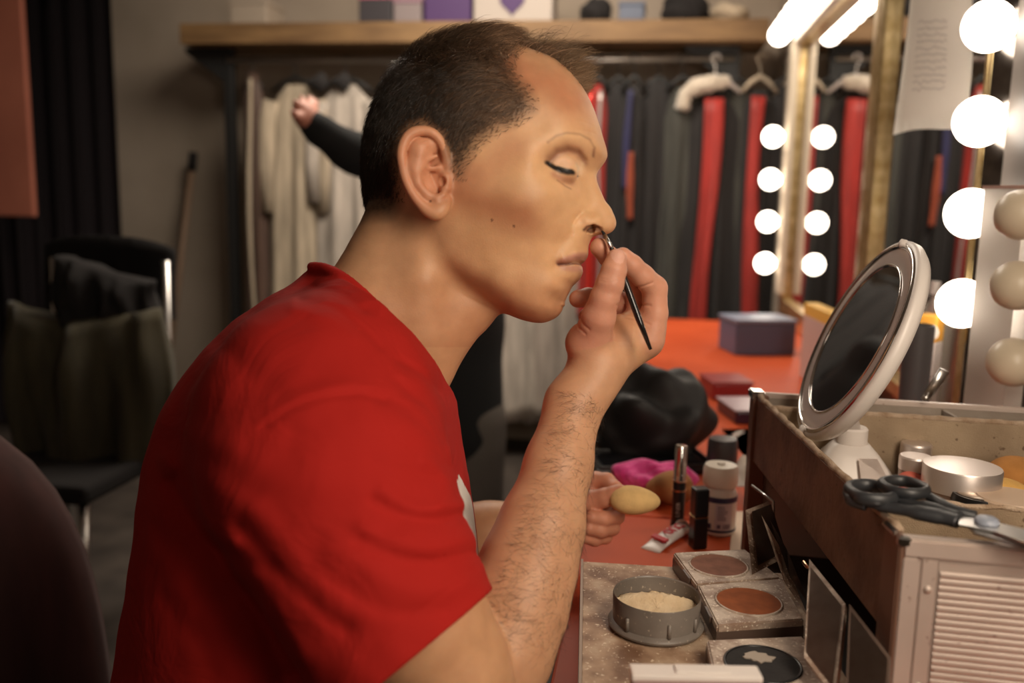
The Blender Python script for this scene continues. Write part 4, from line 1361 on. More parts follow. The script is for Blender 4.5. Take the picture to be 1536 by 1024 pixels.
# broom leaning on the wall
bt, bb_ = PY(290, 228, 4.2), PZ(262, 560, .75)
t = thing('broom', 'wooden broom with dark tip leaning against the grey wall left of the rack post', 'broom', (bt.x - .05, 4.1, 0))
d = Vector((PY(270, 480, 4.2).x - bt.x, 0, PY(270, 480, 4.2).z - bt.z)).normalized()
e_ = bt + d * ((bt.z - .12) / -d.z)
e_.y = 4.1
part('handle', lambda bm: tube(bm, [bt + d * .08, e_], .016, 10), mat('broom_wood', (.22, .14, .09), rough=.6), t, smooth=True)
part('end_cap', lambda bm: tube(bm, [bt, bt + d * .09], .021, 10), m_dark, t, smooth=True)
part('broom_head', lambda bm: box(bm, (e_.x, e_.y, .07), (.26, .05, .14), .01), mat('bristles', (.10, .07, .04), rough=.9), t)

# ---- chair with black backrest and an olive jacket, at the left
cx0 = PY(165, 400, 2.3)
rzc = YAW
def loc2(u, v, y): p = PY(u, v, y); return p
ch = thing('dining_chair', 'black chair standing in the dark at the left, with a coat over its back', 'chair', (cx0.x, 2.35, 0))
def backrest(bm):
    rows = []
    for v in (352, 372, 420, 470):
        row = []
        for i in range(13):
            t_ = i / 12; u = 66 + (264 - 66) * t_
            sag = 10 * (1 - (2 * t_ - 1) ** 2)
            p = PY(u, v + (12 if v < 360 else 0) * abs(2 * t_ - 1) ** 3 - (0 if v > 400 else sag * .4) + 10 * t_, 2.3 + .05 * (2 * t_ - 1) ** 2)
            row.append(bm.verts.new(p))
        rows.append(row)
    for a_, b_ in zip(rows, rows[1:]):
        for i in range(12): bm.faces.new((a_[i], a_[i + 1], b_[i + 1], b_[i]))
    bmesh.ops.solidify(bm, geom=bm.faces[:], thickness=.035)
part('backrest', backrest, m_dark, ch, smooth=True)
xL, xR = PY(85, 500, 2.3).x, PY(250, 500, 2.3).x
part('seat', lambda bm: box(bm, ((xL + xR) / 2, 2.08, .46), (xR - xL + .06, .44, .05), .015), m_dark, ch)
for x in (xL, xR):
    part('leg', lambda bm: tube(bm, [(x, 2.31, .98), (x, 2.29, .45), (x, 2.34, .01)], .012, 8), m_steel, ch, smooth=True)
    part('leg', lambda bm: tube(bm, [(x, 1.9, .45), (x, 1.86, .01)], .012, 8), m_steel, ch, smooth=True)
def drape(name, label, cat, pts_top, drop, y0, m, seedv, thick=.05):
    """a cloth hanging over something: closed folded slab"""
    r = np.random.default_rng(seedv); bm = bmesh.new(); NS = 60; rows = []
    ph = r.uniform(0, 6, 4)
    x0_, x1_, z0_ = pts_top
    for j in range(15):
        q = j / 14; row = []
        for i in range(NS):
            a = 2 * math.pi * i / NS
            wx = (x1_ - x0_) / 2 * (1 + .05 * math.sin(7 * q + ph[0])); 
            f = thick * .35 * math.sin(7 * a + ph[1] + 2 * q) + thick * .2 * math.sin(13 * a + ph[2] - 3 * q)
            row.append(bm.verts.new(((x0_ + x1_) / 2 + wx * math.cos(a), y0 + (thick + f) * math.sin(a) * (.6 + .5 * math.sin(min(1, q * 3) * 1.57)), z0_ - drop * q - .02 * math.sin(3 * a + ph[3]) * (q + .3) + .03 * math.sin(2.2 * math.cos(a) + ph[0]))))
        rows.append(row)
    for a_, b_ in zip(rows, rows[1:]):
        for i in range(NS): bm.faces.new((a_[i], a_[(i + 1) % NS], b_[(i + 1) % NS], b_[i]))
    bm.faces.new(rows[0]); bm.faces.new(rows[-1])
    o = obj(name, bm, m, smooth=True)
    return tag(o, label, cat)
m_olive = fab('olive_canvas', (.060, .050, .026))
a_, b_ = PY(5, 460, 2.15), PY(245, 460, 2.15)
drape('olive_coat', 'olive green coat thrown over the black chair at the left', 'coat', (a_.x, b_.x, a_.z - .005), .42, 2.16, m_olive, 5, .085)
a2, b2 = PY(90, 400, 2.22), PY(240, 400, 2.22)
drape('black_bag', 'black bag hanging on the back of the chair at the left', 'bag', (a2.x, b2.x, a2.z), .15, 2.20, m_dark, 6, .06)

# upholstered chair in the near left corner
bc = P(30, 900, 1.15)
oc = thing('office_chair', 'dark maroon upholstered chair back in the near left corner of the picture', 'chair', (bc.x - .06, bc.y, 0))
def oback(bm):
    rows = []
    for j in range(15):
        z = .895 - .52 * (j / 14)
        row = []
        hw = .235 * (1 - math.exp(-(j + .35) / 2.6)) * (1 + .05 * (j / 14))
        for i in range(24):
            a = 2 * math.pi * i / 24
            ca, sa = math.cos(a), math.sin(a)
            row.append(bm.verts.new((bc.x - .150 + hw * math.copysign(abs(ca) ** .6, ca), bc.y + .05 * math.copysign(abs(sa) ** .7, sa) * min(1, .3 + j * .3) + .04 * ca * ca, z)))
        rows.append(row)
    for a_, b_ in zip(rows, rows[1:]):
        for i in range(24): bm.faces.new((a_[i], a_[(i + 1) % 24], b_[(i + 1) % 24], b_[i]))
    bm.faces.new(rows[0]); bm.faces.new(rows[-1])
m_maroon = fab('maroon_upholstery', (.060, .018, .016))
part('backrest', oback, m_maroon, oc, smooth=True)
part('seat', lambda bm: box(bm, (bc.x - .115, bc.y - .22, .44), (.44, .44, .09), .03), m_maroon, oc)
part('pedestal', lambda bm: tube(bm, [(bc.x - .115, bc.y - .2, .42), (bc.x - .115, bc.y - .2, .07)], .028, 14), m_blackmetal, oc, smooth=True)
for k in range(5):
    a = 2 * math.pi * k / 5
    part('foot', lambda bm: tube(bm, [(bc.x - .115, bc.y - .2, .09), (bc.x - .115 + .27 * math.cos(a), bc.y - .2 + .27 * math.sin(a), .028)], [.024, .022], 10), m_blackmetal, oc, smooth=True)

# stool the man sits on
st = thing('round_stool', 'round dark stool the man in red sits on', 'stool', (hx_, hy_, 0))
part('seat', lambda bm: lathe(bm, [(0, .40), (.17, .40), (.185, .415), (.185, .445), (.17, .458), (0, .46)], 36, Matrix.Translation((hx_, hy_, 0))), m_dark, st, smooth=True)
for k in range(4):
    a = math.pi / 4 + math.pi / 2 * k
    part('leg', lambda bm: tube(bm, [(hx_ + .11 * math.cos(a), hy_ + .11 * math.sin(a), .41), (hx_ + .17 * math.cos(a), hy_ + .17 * math.sin(a), .01)], .014, 10), m_blackmetal, st, smooth=True)

# ================================================================ make-up counter and mirrors
m_red_top = mat('orange_red_laminate', (.52, .075, .02), rough=.5, spec=.18, build=noisy((.48, .066, .016), (.57, .09, .026), 5, 5))
TE = -.072
def counter(name, y0, y1, label, rights):
    t = thing(name, label, 'table', ((TE + WX) / 2, (y0 + y1) / 2, 0), group=None)
    part('tabletop', lambda bm: box(bm, ((TE + WX) / 2, (y0 + y1) / 2, .73), (WX - TE, y1 - y0 - .003, .04), .003), m_red_top, t)
    for y in (y0 + .03, y1 - .03):
        part('side_panel', lambda bm: box(bm, ((TE + .03 + WX) / 2, y, .355), (WX - TE - .04, .03, .71), .002), mat('dark_red_drawer', (.20, .026, .014), rough=.5), t)
    part('modesty_panel', lambda bm: box(bm, (WX - .03, (y0 + y1) / 2, .42), (.02, y1 - y0 - .1, .58), .002), m_red_top, t)
    if rights:
        part('drawer', lambda bm: box(bm, (TE + .02 + .19, y0 + .28, .62), (.36, .42, .17), .004), mat('dark_red_drawer', (.28, .035, .018), rough=.4), t)
    return t
counter('makeup_counter', .40, 1.187, 'orange-red make-up counter under the aluminium case, nearest to the camera', True)
counter('makeup_counter', 1.189, 3.3, 'far orange-red make-up counter running on towards the clothes rack', False)
t = thing('chrome_rail', 'thin chrome double rail under the near edge of the counter, beside the elbow', 'rail', (TE - .02, .82, .70))
for v in (906, 919):
    q = PZ(857, v, .745)
    part('rod', lambda bm: tube(bm, [PY(846, v + 4, q.y), PY(874, v - 1, q.y)], .0022, 8), m_chrome, t, smooth=True)

# mirrors on the right wall
def wall_mirror(y0, y1, z0, z1, label, fw=.05):
    t = thing('wall_mirror', label, 'mirror', (WX, (y0 + y1) / 2, z0), group=None)
    part('glass', lambda bm: box(bm, (WX + .002, (y0 + y1) / 2, (z0 + z1) / 2), (.006, y1 - y0 - fw, z1 - z0 - fw)), m_mirror, t)
    fm = m_gold
    part('frame', lambda bm: [box(bm, (WX - .004, y0 + fw / 2, (z0 + z1) / 2), (.034, fw, z1 - z0), .004), box(bm, (WX - .012, y0 + fw * .5, (z0 + z1) / 2), (.022, fw * .35, z1 - z0), .004),
        box(bm, (WX - .004, y1 - fw / 2, (z0 + z1) / 2), (.034, fw, z1 - z0), .004), box(bm, (WX - .012, y1 - fw * .5, (z0 + z1) / 2), (.022, fw * .35, z1 - z0), .004),
        box(bm, (WX - .004, (y0 + y1) / 2, z1 - fw / 2), (.034, y1 - y0, fw), .004), box(bm, (WX - .004, (y0 + y1) / 2, z0 + fw / 2), (.034, y1 - y0, fw), .004)], fm, t)
    return t
ZTOP = PY(1205, 52, 3.45).z
wall_mirror(2.20, 3.52, .752, ZTOP + .03, 'far gold-framed wall mirror edged with lit globes', .07)
wall_mirror(1.47, 2.195, .80, 1.95, 'near wall mirror with a sheet of paper taped to it', .03)

def bulb(c, dirv, r, m, label, group, name='globe_bulb', lit=True):
    dirv = Vector(dirv).normalized()
    t = thing(name, label, 'light bulb', c, group=group)
    Mx = dirv.to_track_quat('Z', 'Y').to_matrix().to_4x4()
    bm = bmesh.new()
    prof = [(0, -r)] + [(r * math.cos(a), r * math.sin(a)) for a in np.linspace(-1.35, 1.12, 14)] + [(r * .40, r * 1.02)]
    lathe(bm, prof, 32, Mx); obj('glass_globe', bm, m, t, smooth=True)
    bm = bmesh.new(); lathe(bm, [(r * .40, r * .98), (r * .44, r * 1.0), (r * .50, r * 1.25), (0, r * 1.25)], 24, Mx)
    obj('socket', bm, m_socket, t, smooth=True)
    return t
# near column of lit globes: on a chrome strip between near mirror and camera
BX = .44
near_b = [PX(u, v, BX) for u, v in ((1482, 40), (1470, 182), (1456, 320), (1443, 455))]
dz = (near_b[0] - near_b[3]) / 3
near_y = sum(p.y for p in near_b) / 4
words_ = ['topmost lit globe on the chrome strip, beside the taped paper', 'second lit globe from the top on the chrome strip, by the paper\'s lower corner', 'third lit globe down the chrome strip, half behind the white bar', 'lowest lit globe seen beside the white bar, above the orange packet']
for p, w in zip(near_b, words_):
    p = Vector((p.x, near_y, p.z)); bulb(p, (.62, .45, 0), .0345, m_bulb, w, 'lit globes on the chrome strip')
for k in (1, 2):
    p = Vector((BX, near_y, near_b[0].z + dz.z * k)); bulb(p, (.62, .45, 0), .0345, m_bulb, 'lit globe above the picture edge on the chrome strip', 'lit globes on the chrome strip')
t = thing('lamp_strip', 'upright chrome strip carrying the near column of lit globes', 'lamp strip', (BX + .05, near_y + .03, .76))
part('strip_body', lambda bm: box(bm, (BX + .046, near_y + .028, 1.36), (.030, .046, 1.2), .003, Matrix.Rotation(math.radians(36), 4, 'Z')), mat('worn_chrome_strip', (.35, .31, .28), rough=.18, metal=1.0, build=noisy((.12, .10, .09), (.42, .38, .35), 14, 7)), t)
part('backing_board', lambda bm: box(bm, (WX - .012, near_y - .12, 1.36), (.02, .26, 1.2), .003), mat('grey_board', (.10, .085, .075), rough=.5), t)

# far column and top row round the far mirror
far_y = 3.45
zf = [PY(1160, v, far_y).z for v in (205, 268, 330, 395)]
dzf = (zf[0] - zf[3]) / 3
names_f = ['topmost', 'second', 'third', 'fourth']
for k in range(4):
    bulb((WX - .088, far_y, zf[0] - dzf * k), (1, 0, 0), .036, m_bulb, '%s of the blurred lit globes down the far edge of the gold mirror' % names_f[k], 'lit globes down the far mirror edge')
for k in range(9):
    bulb((WX - .088, far_y - .13 * k, ZTOP), (1, 0, 0), .036, m_bulb, 'lit globe in the row along the top of the far gold mirror', 'lit globes along the far mirror top')
t = thing('lamp_strip', 'pale strip behind the far globes around the gold mirror', 'lamp strip', (WX - .03, far_y, .8))
part('strip_body', lambda bm: [box(bm, (WX - .030, far_y, (ZTOP + .85) / 2), (.024, .07, ZTOP - .83), .004), box(bm, (WX - .030, far_y - .55, ZTOP), (.024, 1.15, .07), .004)], mat('cream_strip', (.62, .54, .42), rough=.4), t)

# paper taped to the near mirror
pg = thing('paper_sheet', 'white sheet of handwritten paper taped to the near mirror', 'paper', PX(1415, 100, WX - .03))
cs = [PX(u, v, x_) for u, v, x_ in ((1368, -30, WX - .095), (1458, -30, WX - .035), (1461, 188, WX - .035), (1362, 203, WX - .095))]
def sheet(bm):
    N_ = 10; g = []
    for j in range(N_ + 1):
        r_ = []
        for i in range(N_ + 1):
            s_, t_ = i / N_, j / N_
            p = (cs[0] * (1 - s_) + cs[1] * s_) * (1 - t_) + (cs[3] * (1 - s_) + cs[2] * s_) * t_
            p = p + Vector((-.006 * math.sin(s_ * 3 + t_ * 2) - .018 * t_ * t_, 0, .004 * math.sin(5 * s_) * t_))
            r_.append(bm.verts.new(p))
        g.append(r_)
    for j in range(N_):
        for i in range(N_): bm.faces.new((g[j][i], g[j][i + 1], g[j + 1][i + 1], g[j + 1][i]))
    bmesh.ops.solidify(bm, geom=bm.faces[:], thickness=.0006)
part('sheet', sheet, m_paper, pg, smooth=True)
def scribble(bm):
    r = np.random.default_rng(4)
    for k in range(11):
        t_ = .28 + .045 * k
        pts = []
        for i in range(18):
            s_ = .22 + .45 * i / 17
            p = (cs[0] * (1 - s_) + cs[1] * s_) * (1 - t_) + (cs[3] * (1 - s_) + cs[2] * s_) * t_
            pts.append(p + Vector((-.006 * math.sin(s_ * 3 + t_ * 2) - .018 * t_ * t_ - .0012, 0, .004 * math.sin(5 * s_) * t_ + r.normal(0, .0016))))
        tube(bm, pts, .00045, 4)
part('handwriting', scribble, mat('pencil_grey', (.35, .31, .30), rough=.8), pg)

# white bar with unlit globes, standing on the counter behind the case
ba = PY(1465, 400, 1.25); bb2 = PY(1499, 400, 1.25); bc2 = PY(1560, 400, 1.19)
ztop_ = PY(1480, 283, 1.25).z
wbar = thing('lamp_strip', 'white upright bar carrying unlit frosted globes, right of the lit ones', 'lamp strip', ((ba.x + bc2.x) / 2, 1.24, .75))
part('bar_body', lambda bm: prism(bm, [(ba.x, 1.25), (bb2.x, 1.19), (bc2.x, 1.20), (bc2.x, 1.27), (ba.x + .02, 1.30)], .75, ztop_), mat('white_acrylic', (.93, .87, .80), rough=.55, spec=.5, trans=.65), wbar)
part('bar_cap', lambda bm: prism(bm, [(ba.x - .002, 1.252), (bb2.x, 1.187), (bc2.x + .002, 1.198), (bc2.x + .002, 1.272), (ba.x + .02, 1.303)], ztop_, ztop_ + .004), mat('pink_edge', (.62, .40, .34), rough=.4), wbar)
ub = [PY(u, v, 1.155) for u, v in ((1531, 322), (1525, 428), (1519, 543))]
for p, w in zip(ub, ('topmost unlit cream globe on the white bar', 'middle unlit cream globe on the white bar', 'lowest unlit cream globe on the white bar, just above the case')):
    bulb((p.x, 1.155, p.z), (.1, 1, 0), .0295, m_bulboff, w, 'unlit globes on the white bar')
# ================================================================ small things on the counter
TZ = .75
def cyl(name, prof, m, parent=None, seg=40, angle=40, M=None):
    bm = bmesh.new(); lathe(bm, prof, seg, M)
    return obj(name, bm, m, parent, angle=angle)
def text_obj(name, body, size, m, parent, M, ext=.0002, bold=False):
    cu = bpy.data.curves.new(name, 'FONT'); cu.body = body; cu.size = size; cu.extrude = ext; cu.align_x = 'CENTER'; cu.align_y = 'CENTER'
    if bold: cu.offset = size * .03
    o = bpy.data.objects.new(name, cu); col.objects.link(o)
    dg = bpy.context.evaluated_depsgraph_get()
    me = bpy.data.meshes.new_from_object(o.evaluated_get(dg)); bpy.data.objects.remove(o)
    me.transform(M)
    return link_mesh(name, me, m, parent)
def facing(p):
    """rotation so that local x runs right and -y faces the camera, at point p"""
    return math.atan2(p[1], p[0]) - math.pi / 2

# white bottle with milky cap and blue bands
p = PZ(1076, 797, TZ)
bt = thing('lotion_bottle', 'white bottle with milky screw cap and dark blue bands behind the lipstick', 'bottle', p, facing(p)); bt.scale = (.84, .84, .86)
R = 33 / FPX * math.hypot(p.x, p.y, .0) * 1.02
R = 34 * 1.12 / FPX * .80 * 1.25
R = .0262
cyl('bottle_body', [(0, 0), (R * .9, 0), (R, .003), (R, .058), (R * .98, .064), (R * .86, .070), (R * .82, .074)], mat('milky_white', (.74, .68, .60), rough=.35, spec=.5), bt)
cyl('cap', [(R * .95, .074), (R * 1.0, .078), (R * 1.0, .098), (R * .9, .104), (R * .25, .1045), (R * .2, .107), (0, .107)], mat('milky_cap', (.78, .73, .62), rough=.3), bt)
cyl('label_band', [(R + .0003, .052), (R + .0006, .052), (R + .0006, .060), (R + .0003, .060)], mat('navy_print', (.03, .035, .09), rough=.4), bt)
cyl('label_band', [(R + .0003, .007), (R + .0006, .007), (R + .0006, .0105), (R + .0003, .0105)], mat('navy_print', (.03, .035, .09), rough=.4), bt)
def lab(bm, a0, a1, z0, z1, e=.0007):
    n = 8
    for k in range(n):
        t0, t1 = a0 + (a1 - a0) * k / n, a0 + (a1 - a0) * (k + 1) / n
        v = [bm.verts.new(((R + e) * math.cos(t), (R + e) * math.sin(t), z)) for t, z in ((t0, z0), (t1, z0), (t1, z1), (t0, z1))]
        bm.faces.new(v)
bm = bmesh.new(); lab(bm, -1.75, -.75, .011, .051); obj('label', bm, mat('pale_lilac_label', (.62, .55, .58), rough=.5), bt)
bm = bmesh.new(); r = np.random.default_rng(3)
for k in range(7):
    z = .046 - .0032 * k; lab(bm, -1.62, -1.62 + .35 + .3 * r.random(), z, z + .0012, .0011)
for k in range(14): lab(bm, -1.3 + .032 * k, -1.3 + .032 * k + .016 * (.6 + .6 * r.random()), .013, .0205, .0011)
lab(bm, -1.62, -1.42, .014, .020, .0011)
obj('label_print', bm, mat('grey_violet_ink', (.16, .13, .2), rough=.6), bt)
bm = bmesh.new(); lab(bm, -2.5, -1.95, .012, .020, .0009); obj('label_patch', bm, mat('navy_print', (.03, .035, .09)), bt)

# dark-capped can behind it
p = PZ(1080, 735, TZ)
t = thing('deodorant_can', 'small can with a dark grey cap standing behind the white bottle', 'can', p); t.scale = (1, 1, 1.12)
cyl('can_body', [(0, 0), (.020, 0), (.0215, .003), (.0215, .036), (.0205, .038), (0, .038)], mat('dark_grey_can', (.05, .05, .055), rough=.35, metal=.4), t)
cyl('can_cap', [(.0225, .038), (.0225, .040), (.0215, .066), (.0195, .0705), (0, .0715)], mat('dark_grey_cap', (.055, .058, .062), rough=.3), t)

# lipstick
p = PZ(1046, 820, TZ)
t = thing('lipstick', 'closed black lipstick with a gold ring standing in front of the white bottle', 'lipstick', p, .35); t.scale = (.88, .88, .92)
bm = bmesh.new(); box(bm, (0, 0, .0215), (.0205, .0205, .043), .0018); obj('lipstick_base', bm, m_black, t)
bm = bmesh.new(); box(bm, (0, 0, .0437), (.0212, .0212, .0012), .0003); obj('gold_ring', bm, mat('gold_band', (.75, .5, .25), rough=.25, metal=1), t)
bm = bmesh.new(); box(bm, (0, 0, .0635), (.0205, .0205, .038), .0022); obj('cap', bm, m_black, t)

# eyeliner tube
p = PZ(1016, 790, TZ)
t = thing('eyeliner_tube', 'tall eyeliner tube with silver cap and black body beside the lipstick', 'eyeliner', p, facing(p))
r_ = .0082
cyl('tube_body', [(0, 0), (.0092, 0), (.0092, .008), (r_, .009), (r_, .050)], m_black, t, 28)
cyl('band', [(r_ + .0003, .0495), (r_ + .0006, .0495), (r_ + .0006, .0515), (r_, .0515)], mat('copper_band', (.7, .42, .26), rough=.3, metal=1), t, 28)
cyl('collar', [(r_, .0515), (r_, .062)], m_black, t, 28)
cyl('band', [(r_ + .0003, .062), (r_ + .0006, .062), (r_ + .0006, .0635), (r_, .0635)], mat('copper_band'), t, 28)
cyl('cap', [(r_, .0635), (r_ * .98, .064), (r_ * .98, .108), (r_ * .8, .110), (0, .1102)], m_chrome, t, 28)
text_obj('lettering', 'LINER', .0075, mat('silver_print', (.6, .55, .5), rough=.4), t, Matrix.Translation((0, -r_ - .0001, .026)) @ Matrix.Rotation(math.pi / 2, 4, 'X') @ Matrix.Rotation(math.pi / 2, 4, 'Z'))

# small glue tube
A_, B_ = PZ(975, 826, TZ), PZ(1030, 796, TZ)
dv = (B_ - A_); L_ = dv.length; rz = math.atan2(dv.y, dv.x)
t = thing('glue_tube', 'small flat white glue tube with red lettering lying before the lipstick', 'tube', A_, rz)
bm = bmesh.new(); rows = []
for j in range(13):
    q = j / 12; x = q * L_ * .88
    w = .0130 * (1 - .12 * q); h = .0006 + .0062 * math.sin(min(1, q * 1.25) * math.pi / 2)
    rows.append([bm.verts.new((x, w * math.cos(a), max(0, h + h * math.sin(a)))) for a in np.linspace(0, 2 * math.pi, 25)[:-1]])
for a_, b_ in zip(rows, rows[1:]):
    for i in range(24): bm.faces.new((a_[i], a_[(i + 1) % 24], b_[(i + 1) % 24], b_[i]))
bm.faces.new(rows[0]); bm.faces.new(rows[-1])
obj('tube_body', bm, m_white, t, smooth=True)
bm = bmesh.new(); lathe(bm, [(.0115, 0), (.0045, .002), (.0045, .010), (0, .010)], 20, Matrix.Translation((L_ * .88, 0, .0068)) @ Matrix.Rotation(math.pi / 2, 4, 'Y'))
obj('nozzle', bm, m_white, t, smooth=True)
tz = .0133
text_obj('lettering', 'DUO', .0175, mat('crimson_print', (.50, .02, .03), rough=.5), t, Matrix.Translation((L_ * .60, 0, tz)) @ Matrix.Rotation(math.pi, 4, 'Z') , .0006, True)
bm = bmesh.new(); prism(bm, [(L_ * .16, -.0115), (L_ * .27, -.0115), (L_ * .33, .0110), (L_ * .22, .0110)], .0088, .0112); obj('red_patch', bm, mat('crimson_print'), t)

# sponges
def egg(bm, rx, ry, rz_, taper=.25, M=None, n=40):
    r = bmesh.ops.create_uvsphere(bm, u_segments=n, v_segments=n // 2, radius=1)
    for v in r['verts']:
        k = 1 - taper * v.co.x
        v.co = Vector((v.co.x * rx, v.co.y * ry * k, v.co.z * rz_ * k))
    if M is not None: bmesh.ops.transform(bm, matrix=M, verts=r['verts'])
def spongemat(n, c): return mat(n, c, rough=.95, build=noisy(tuple(x * .85 for x in c), tuple(min(1, x * 1.1) for x in c), 40, 5, bump=.35, bscale=900))
pc = P(952, 750, .985)
bm = bmesh.new(); egg(bm, .028, .0165, .0155, .16)
o = obj('makeup_sponge', bm, spongemat('pale_yellow_sponge', (.78, .52, .22)), smooth=True); o.location = pc; o.rotation_euler = (0, .05, YAW)
tag(o, 'pale yellow egg sponge held between the fingers of the left hand', 'sponge')
pc = PZ(1003, 762, TZ + .0)
bm = bmesh.new(); egg(bm, .034, .0235, .0235, .28)
o = obj('makeup_sponge', bm, spongemat('tan_sponge', (.42, .20, .075)), smooth=True); o.location = pc + Vector((0, .02, .0232)); o.rotation_euler = (0, 0, math.pi + .3)
tag(o, 'tan brown egg sponge lying behind the eyeliner tube', 'sponge')
# pink cloth
pc = PZ(978, 742, TZ)
bm = bmesh.new(); bmesh.ops.create_icosphere(bm, subdivisions=5, radius=1)
r = np.random.default_rng(8); f = r.uniform(-6, 6, (9, 3)); ph = r.uniform(0, 6, 9)
for v in bm.verts:
    c = np.array(v.co); k = 1 + .06 * sum(math.sin(f[i] @ c + ph[i]) for i in range(9)) + .05 * abs(math.sin(f[0] @ c * 2.2))
    v.co = Vector((c[0] * .053 * k, c[1] * .034 * k, max(0, (c[2] * .55 + .45) * .046 * k)))
o = obj('pink_cloth', bm, mat('hot_pink_terry', (.80, .045, .30), rough=.95, sheen=.3, build=noisy((.66, .03, .22), (.88, .10, .38), 60, 5, bump=1.0, bscale=260)), smooth=True)
o.location = pc; tag(o, 'crumpled hot pink cloth on the counter behind the sponges', 'cloth')
# black phone-like tray
q = [PZ(u, v, TZ) for u, v in ((882, 716), (1066, 712), (1052, 684), (890, 686))]
cc = sum(q, Vector()) / 4; w_ = (q[1] - q[0]).length; d_ = ((q[3] + q[2]) / 2 - (q[0] + q[1]) / 2).length
t = thing('black_palette', 'flat black case with raised edges lying behind the pink cloth', 'palette', cc, math.atan2((q[1] - q[0]).y, (q[1] - q[0]).x))
bm = bmesh.new(); box(bm, (0, 0, .006), (w_, d_, .012), .004); obj('palette_body', bm, m_black, t)
bm = bmesh.new()
for s_ in (-1, 1):
    box(bm, (0, s_ * (d_ / 2 - .006), .0135), (w_ - .012, .005, .005), .001); box(bm, (s_ * (w_ / 2 - .006), 0, .0135), (.005, d_ - .012, .005), .001)
obj('raised_rim', bm, m_black, t)
bm = bmesh.new(); box(bm, (0, 0, .0124), (w_ - .03, d_ - .03, .001)); obj('glass_panel', bm, mat('dark_glass', (.01, .01, .012), rough=.08), t)
# black fluffy wig
pc = PZ(972, 716, TZ)
t = thing('black_wig', 'black fluffy wig lying on the counter behind the raised wrist', 'wig', pc + Vector((0, .13, 0)))
bm = bmesh.new(); bmesh.ops.create_icosphere(bm, subdivisions=5, radius=1)
for v in bm.verts:
    c = np.array(v.co); k = 1 + .07 * sum(math.sin(f[i] @ c * 1.3 + ph[i]) for i in range(9)) * .6
    v.co = Vector((c[0] * .098 * k, c[1] * .07 * k, max(0, (c[2] * .6 + .5) * .125 * k)))
obj('hair_mass', bm, mat('black_hair', (.008, .007, .007), rough=.6), t, smooth=True)
# tissue and paper by the case
def crumple(name, quad, h, m, label, cat, seedv, amp=.006):
    r = np.random.default_rng(seedv); f = r.uniform(-9, 9, (6, 2)); ph = r.uniform(0, 6, 6)
    q = [PZ(u, v, TZ) for u, v in quad]; n = 22; bm = bmesh.new(); g = []
    for j in range(n + 1):
        row = []
        for i in range(n + 1):
            s_, t_ = i / n, j / n
            p = (q[0] * (1 - s_) + q[1] * s_) * (1 - t_) + (q[3] * (1 - s_) + q[2] * s_) * t_
            e = 4 * s_ * (1 - s_) * 4 * t_ * (1 - t_)
            z = h * min(1, e * 1.6) + amp * sum(math.sin(f[k, 0] * s_ * 2 + f[k, 1] * t_ * 2 + ph[k]) for k in range(6)) * .4 * min(1, e * 2)
            row.append(bm.verts.new((p.x, p.y, TZ + max(.0008, z))))
        g.append(row)
    for j in range(n):
        for i in range(n): bm.faces.new((g[j][i], g[j][i + 1], g[j + 1][i + 1], g[j + 1][i]))
    bmesh.ops.solidify(bm, geom=bm.faces[:], thickness=.0007)
    o = obj(name, bm, m, smooth=True); return tag(o, label, cat)
crumple('tissue', ((1096, 730), (1165, 730), (1160, 690), (1098, 694)), .012, mat('tissue_white', (.85, .78, .70), rough=.9), 'crumpled white tissue between the dark cap and the case', 'tissue', 2)
crumple('paper_sheet', ((1116, 684), (1190, 684), (1180, 642), (1082, 644)), .0, m_paper, 'white paper sheet lying flat behind the tissue, beside the case corner', 'paper', 4, .0015)
bm = bmesh.new(); q = [PZ(u, v, TZ) for u, v in ((1094, 835), (1150, 835), (1150, 768), (1100, 768))]  # thin cream sheet standing in for lamp glare on the counter
a = [bm.verts.new((v.x, v.y, TZ + .0005)) for v in q]; b = [bm.verts.new((v.x, v.y, TZ + .0014)) for v in q]
bm.faces.new(a); bm.faces.new(b); [bm.faces.new((a[i], a[(i + 1) % 4], b[(i + 1) % 4], b[i])) for i in range(4)]
tag(obj('glare_patch', bm, mat('cream_glare', (.80, .62, .46), rough=.6)), 'cream patch of painted lamp glare by the case corner, right of the white bottle', 'glare patch')
# boxes further back
def boxthing(name, label, cat, u0, u1, vb, h, m, d=.12, lidm=None, vz=TZ):
    a, b = PZ(u0, vb, vz), PZ(u1, vb, vz)
    w = (b - a).length; c = (a + b) / 2 + Vector((0, d / 2, 0))
    t = thing(name, label, cat, c, math.atan2((b - a).y, (b - a).x))
    bm = bmesh.new(); box(bm, (0, 0, h * .45), (w, d, h * .9), .004); obj('box_body', bm, m, t)
    bm = bmesh.new(); box(bm, (0, 0, h * .95), (w + .006, d + .006, h * .10), .002); obj('box_lid', bm, lidm or m, t)
    return t
def at_wall(u, x):
    r = ray(u, 500); return Vector((x, x * r.y / r.x, TZ))
def wallbox(name, label, cat, u0, u1, vtop, m, lidm, x=.44, d=.035):
    a, b = at_wall(u0, x - .012), at_wall(u1, x + .012)
    h = PX((u0 + u1) / 2, vtop, x).z - TZ; w = (b - a).length; c = (a + b) / 2
    t = thing(name, label, cat, c, math.atan2((b - a).y, (b - a).x))
    bm = bmesh.new(); box(bm, (0, 0, h * .42), (w, d, h * .84), .002); obj('box_body', bm, m, t)
    bm = bmesh.new(); box(bm, (0, 0, h * .92), (w, d, h * .16), .002); obj('box_top', bm, lidm, t)
    return t, h, w
boxthing('plastic_tub', 'blue-grey plastic tub at the far end of the counter, below the red gowns', 'tub', 1092, 1182, 533, .10, mat('blue_grey_plastic', (.10, .13, .22), rough=.4), .14, mat('pale_blue_lid', (.22, .26, .36), rough=.4))
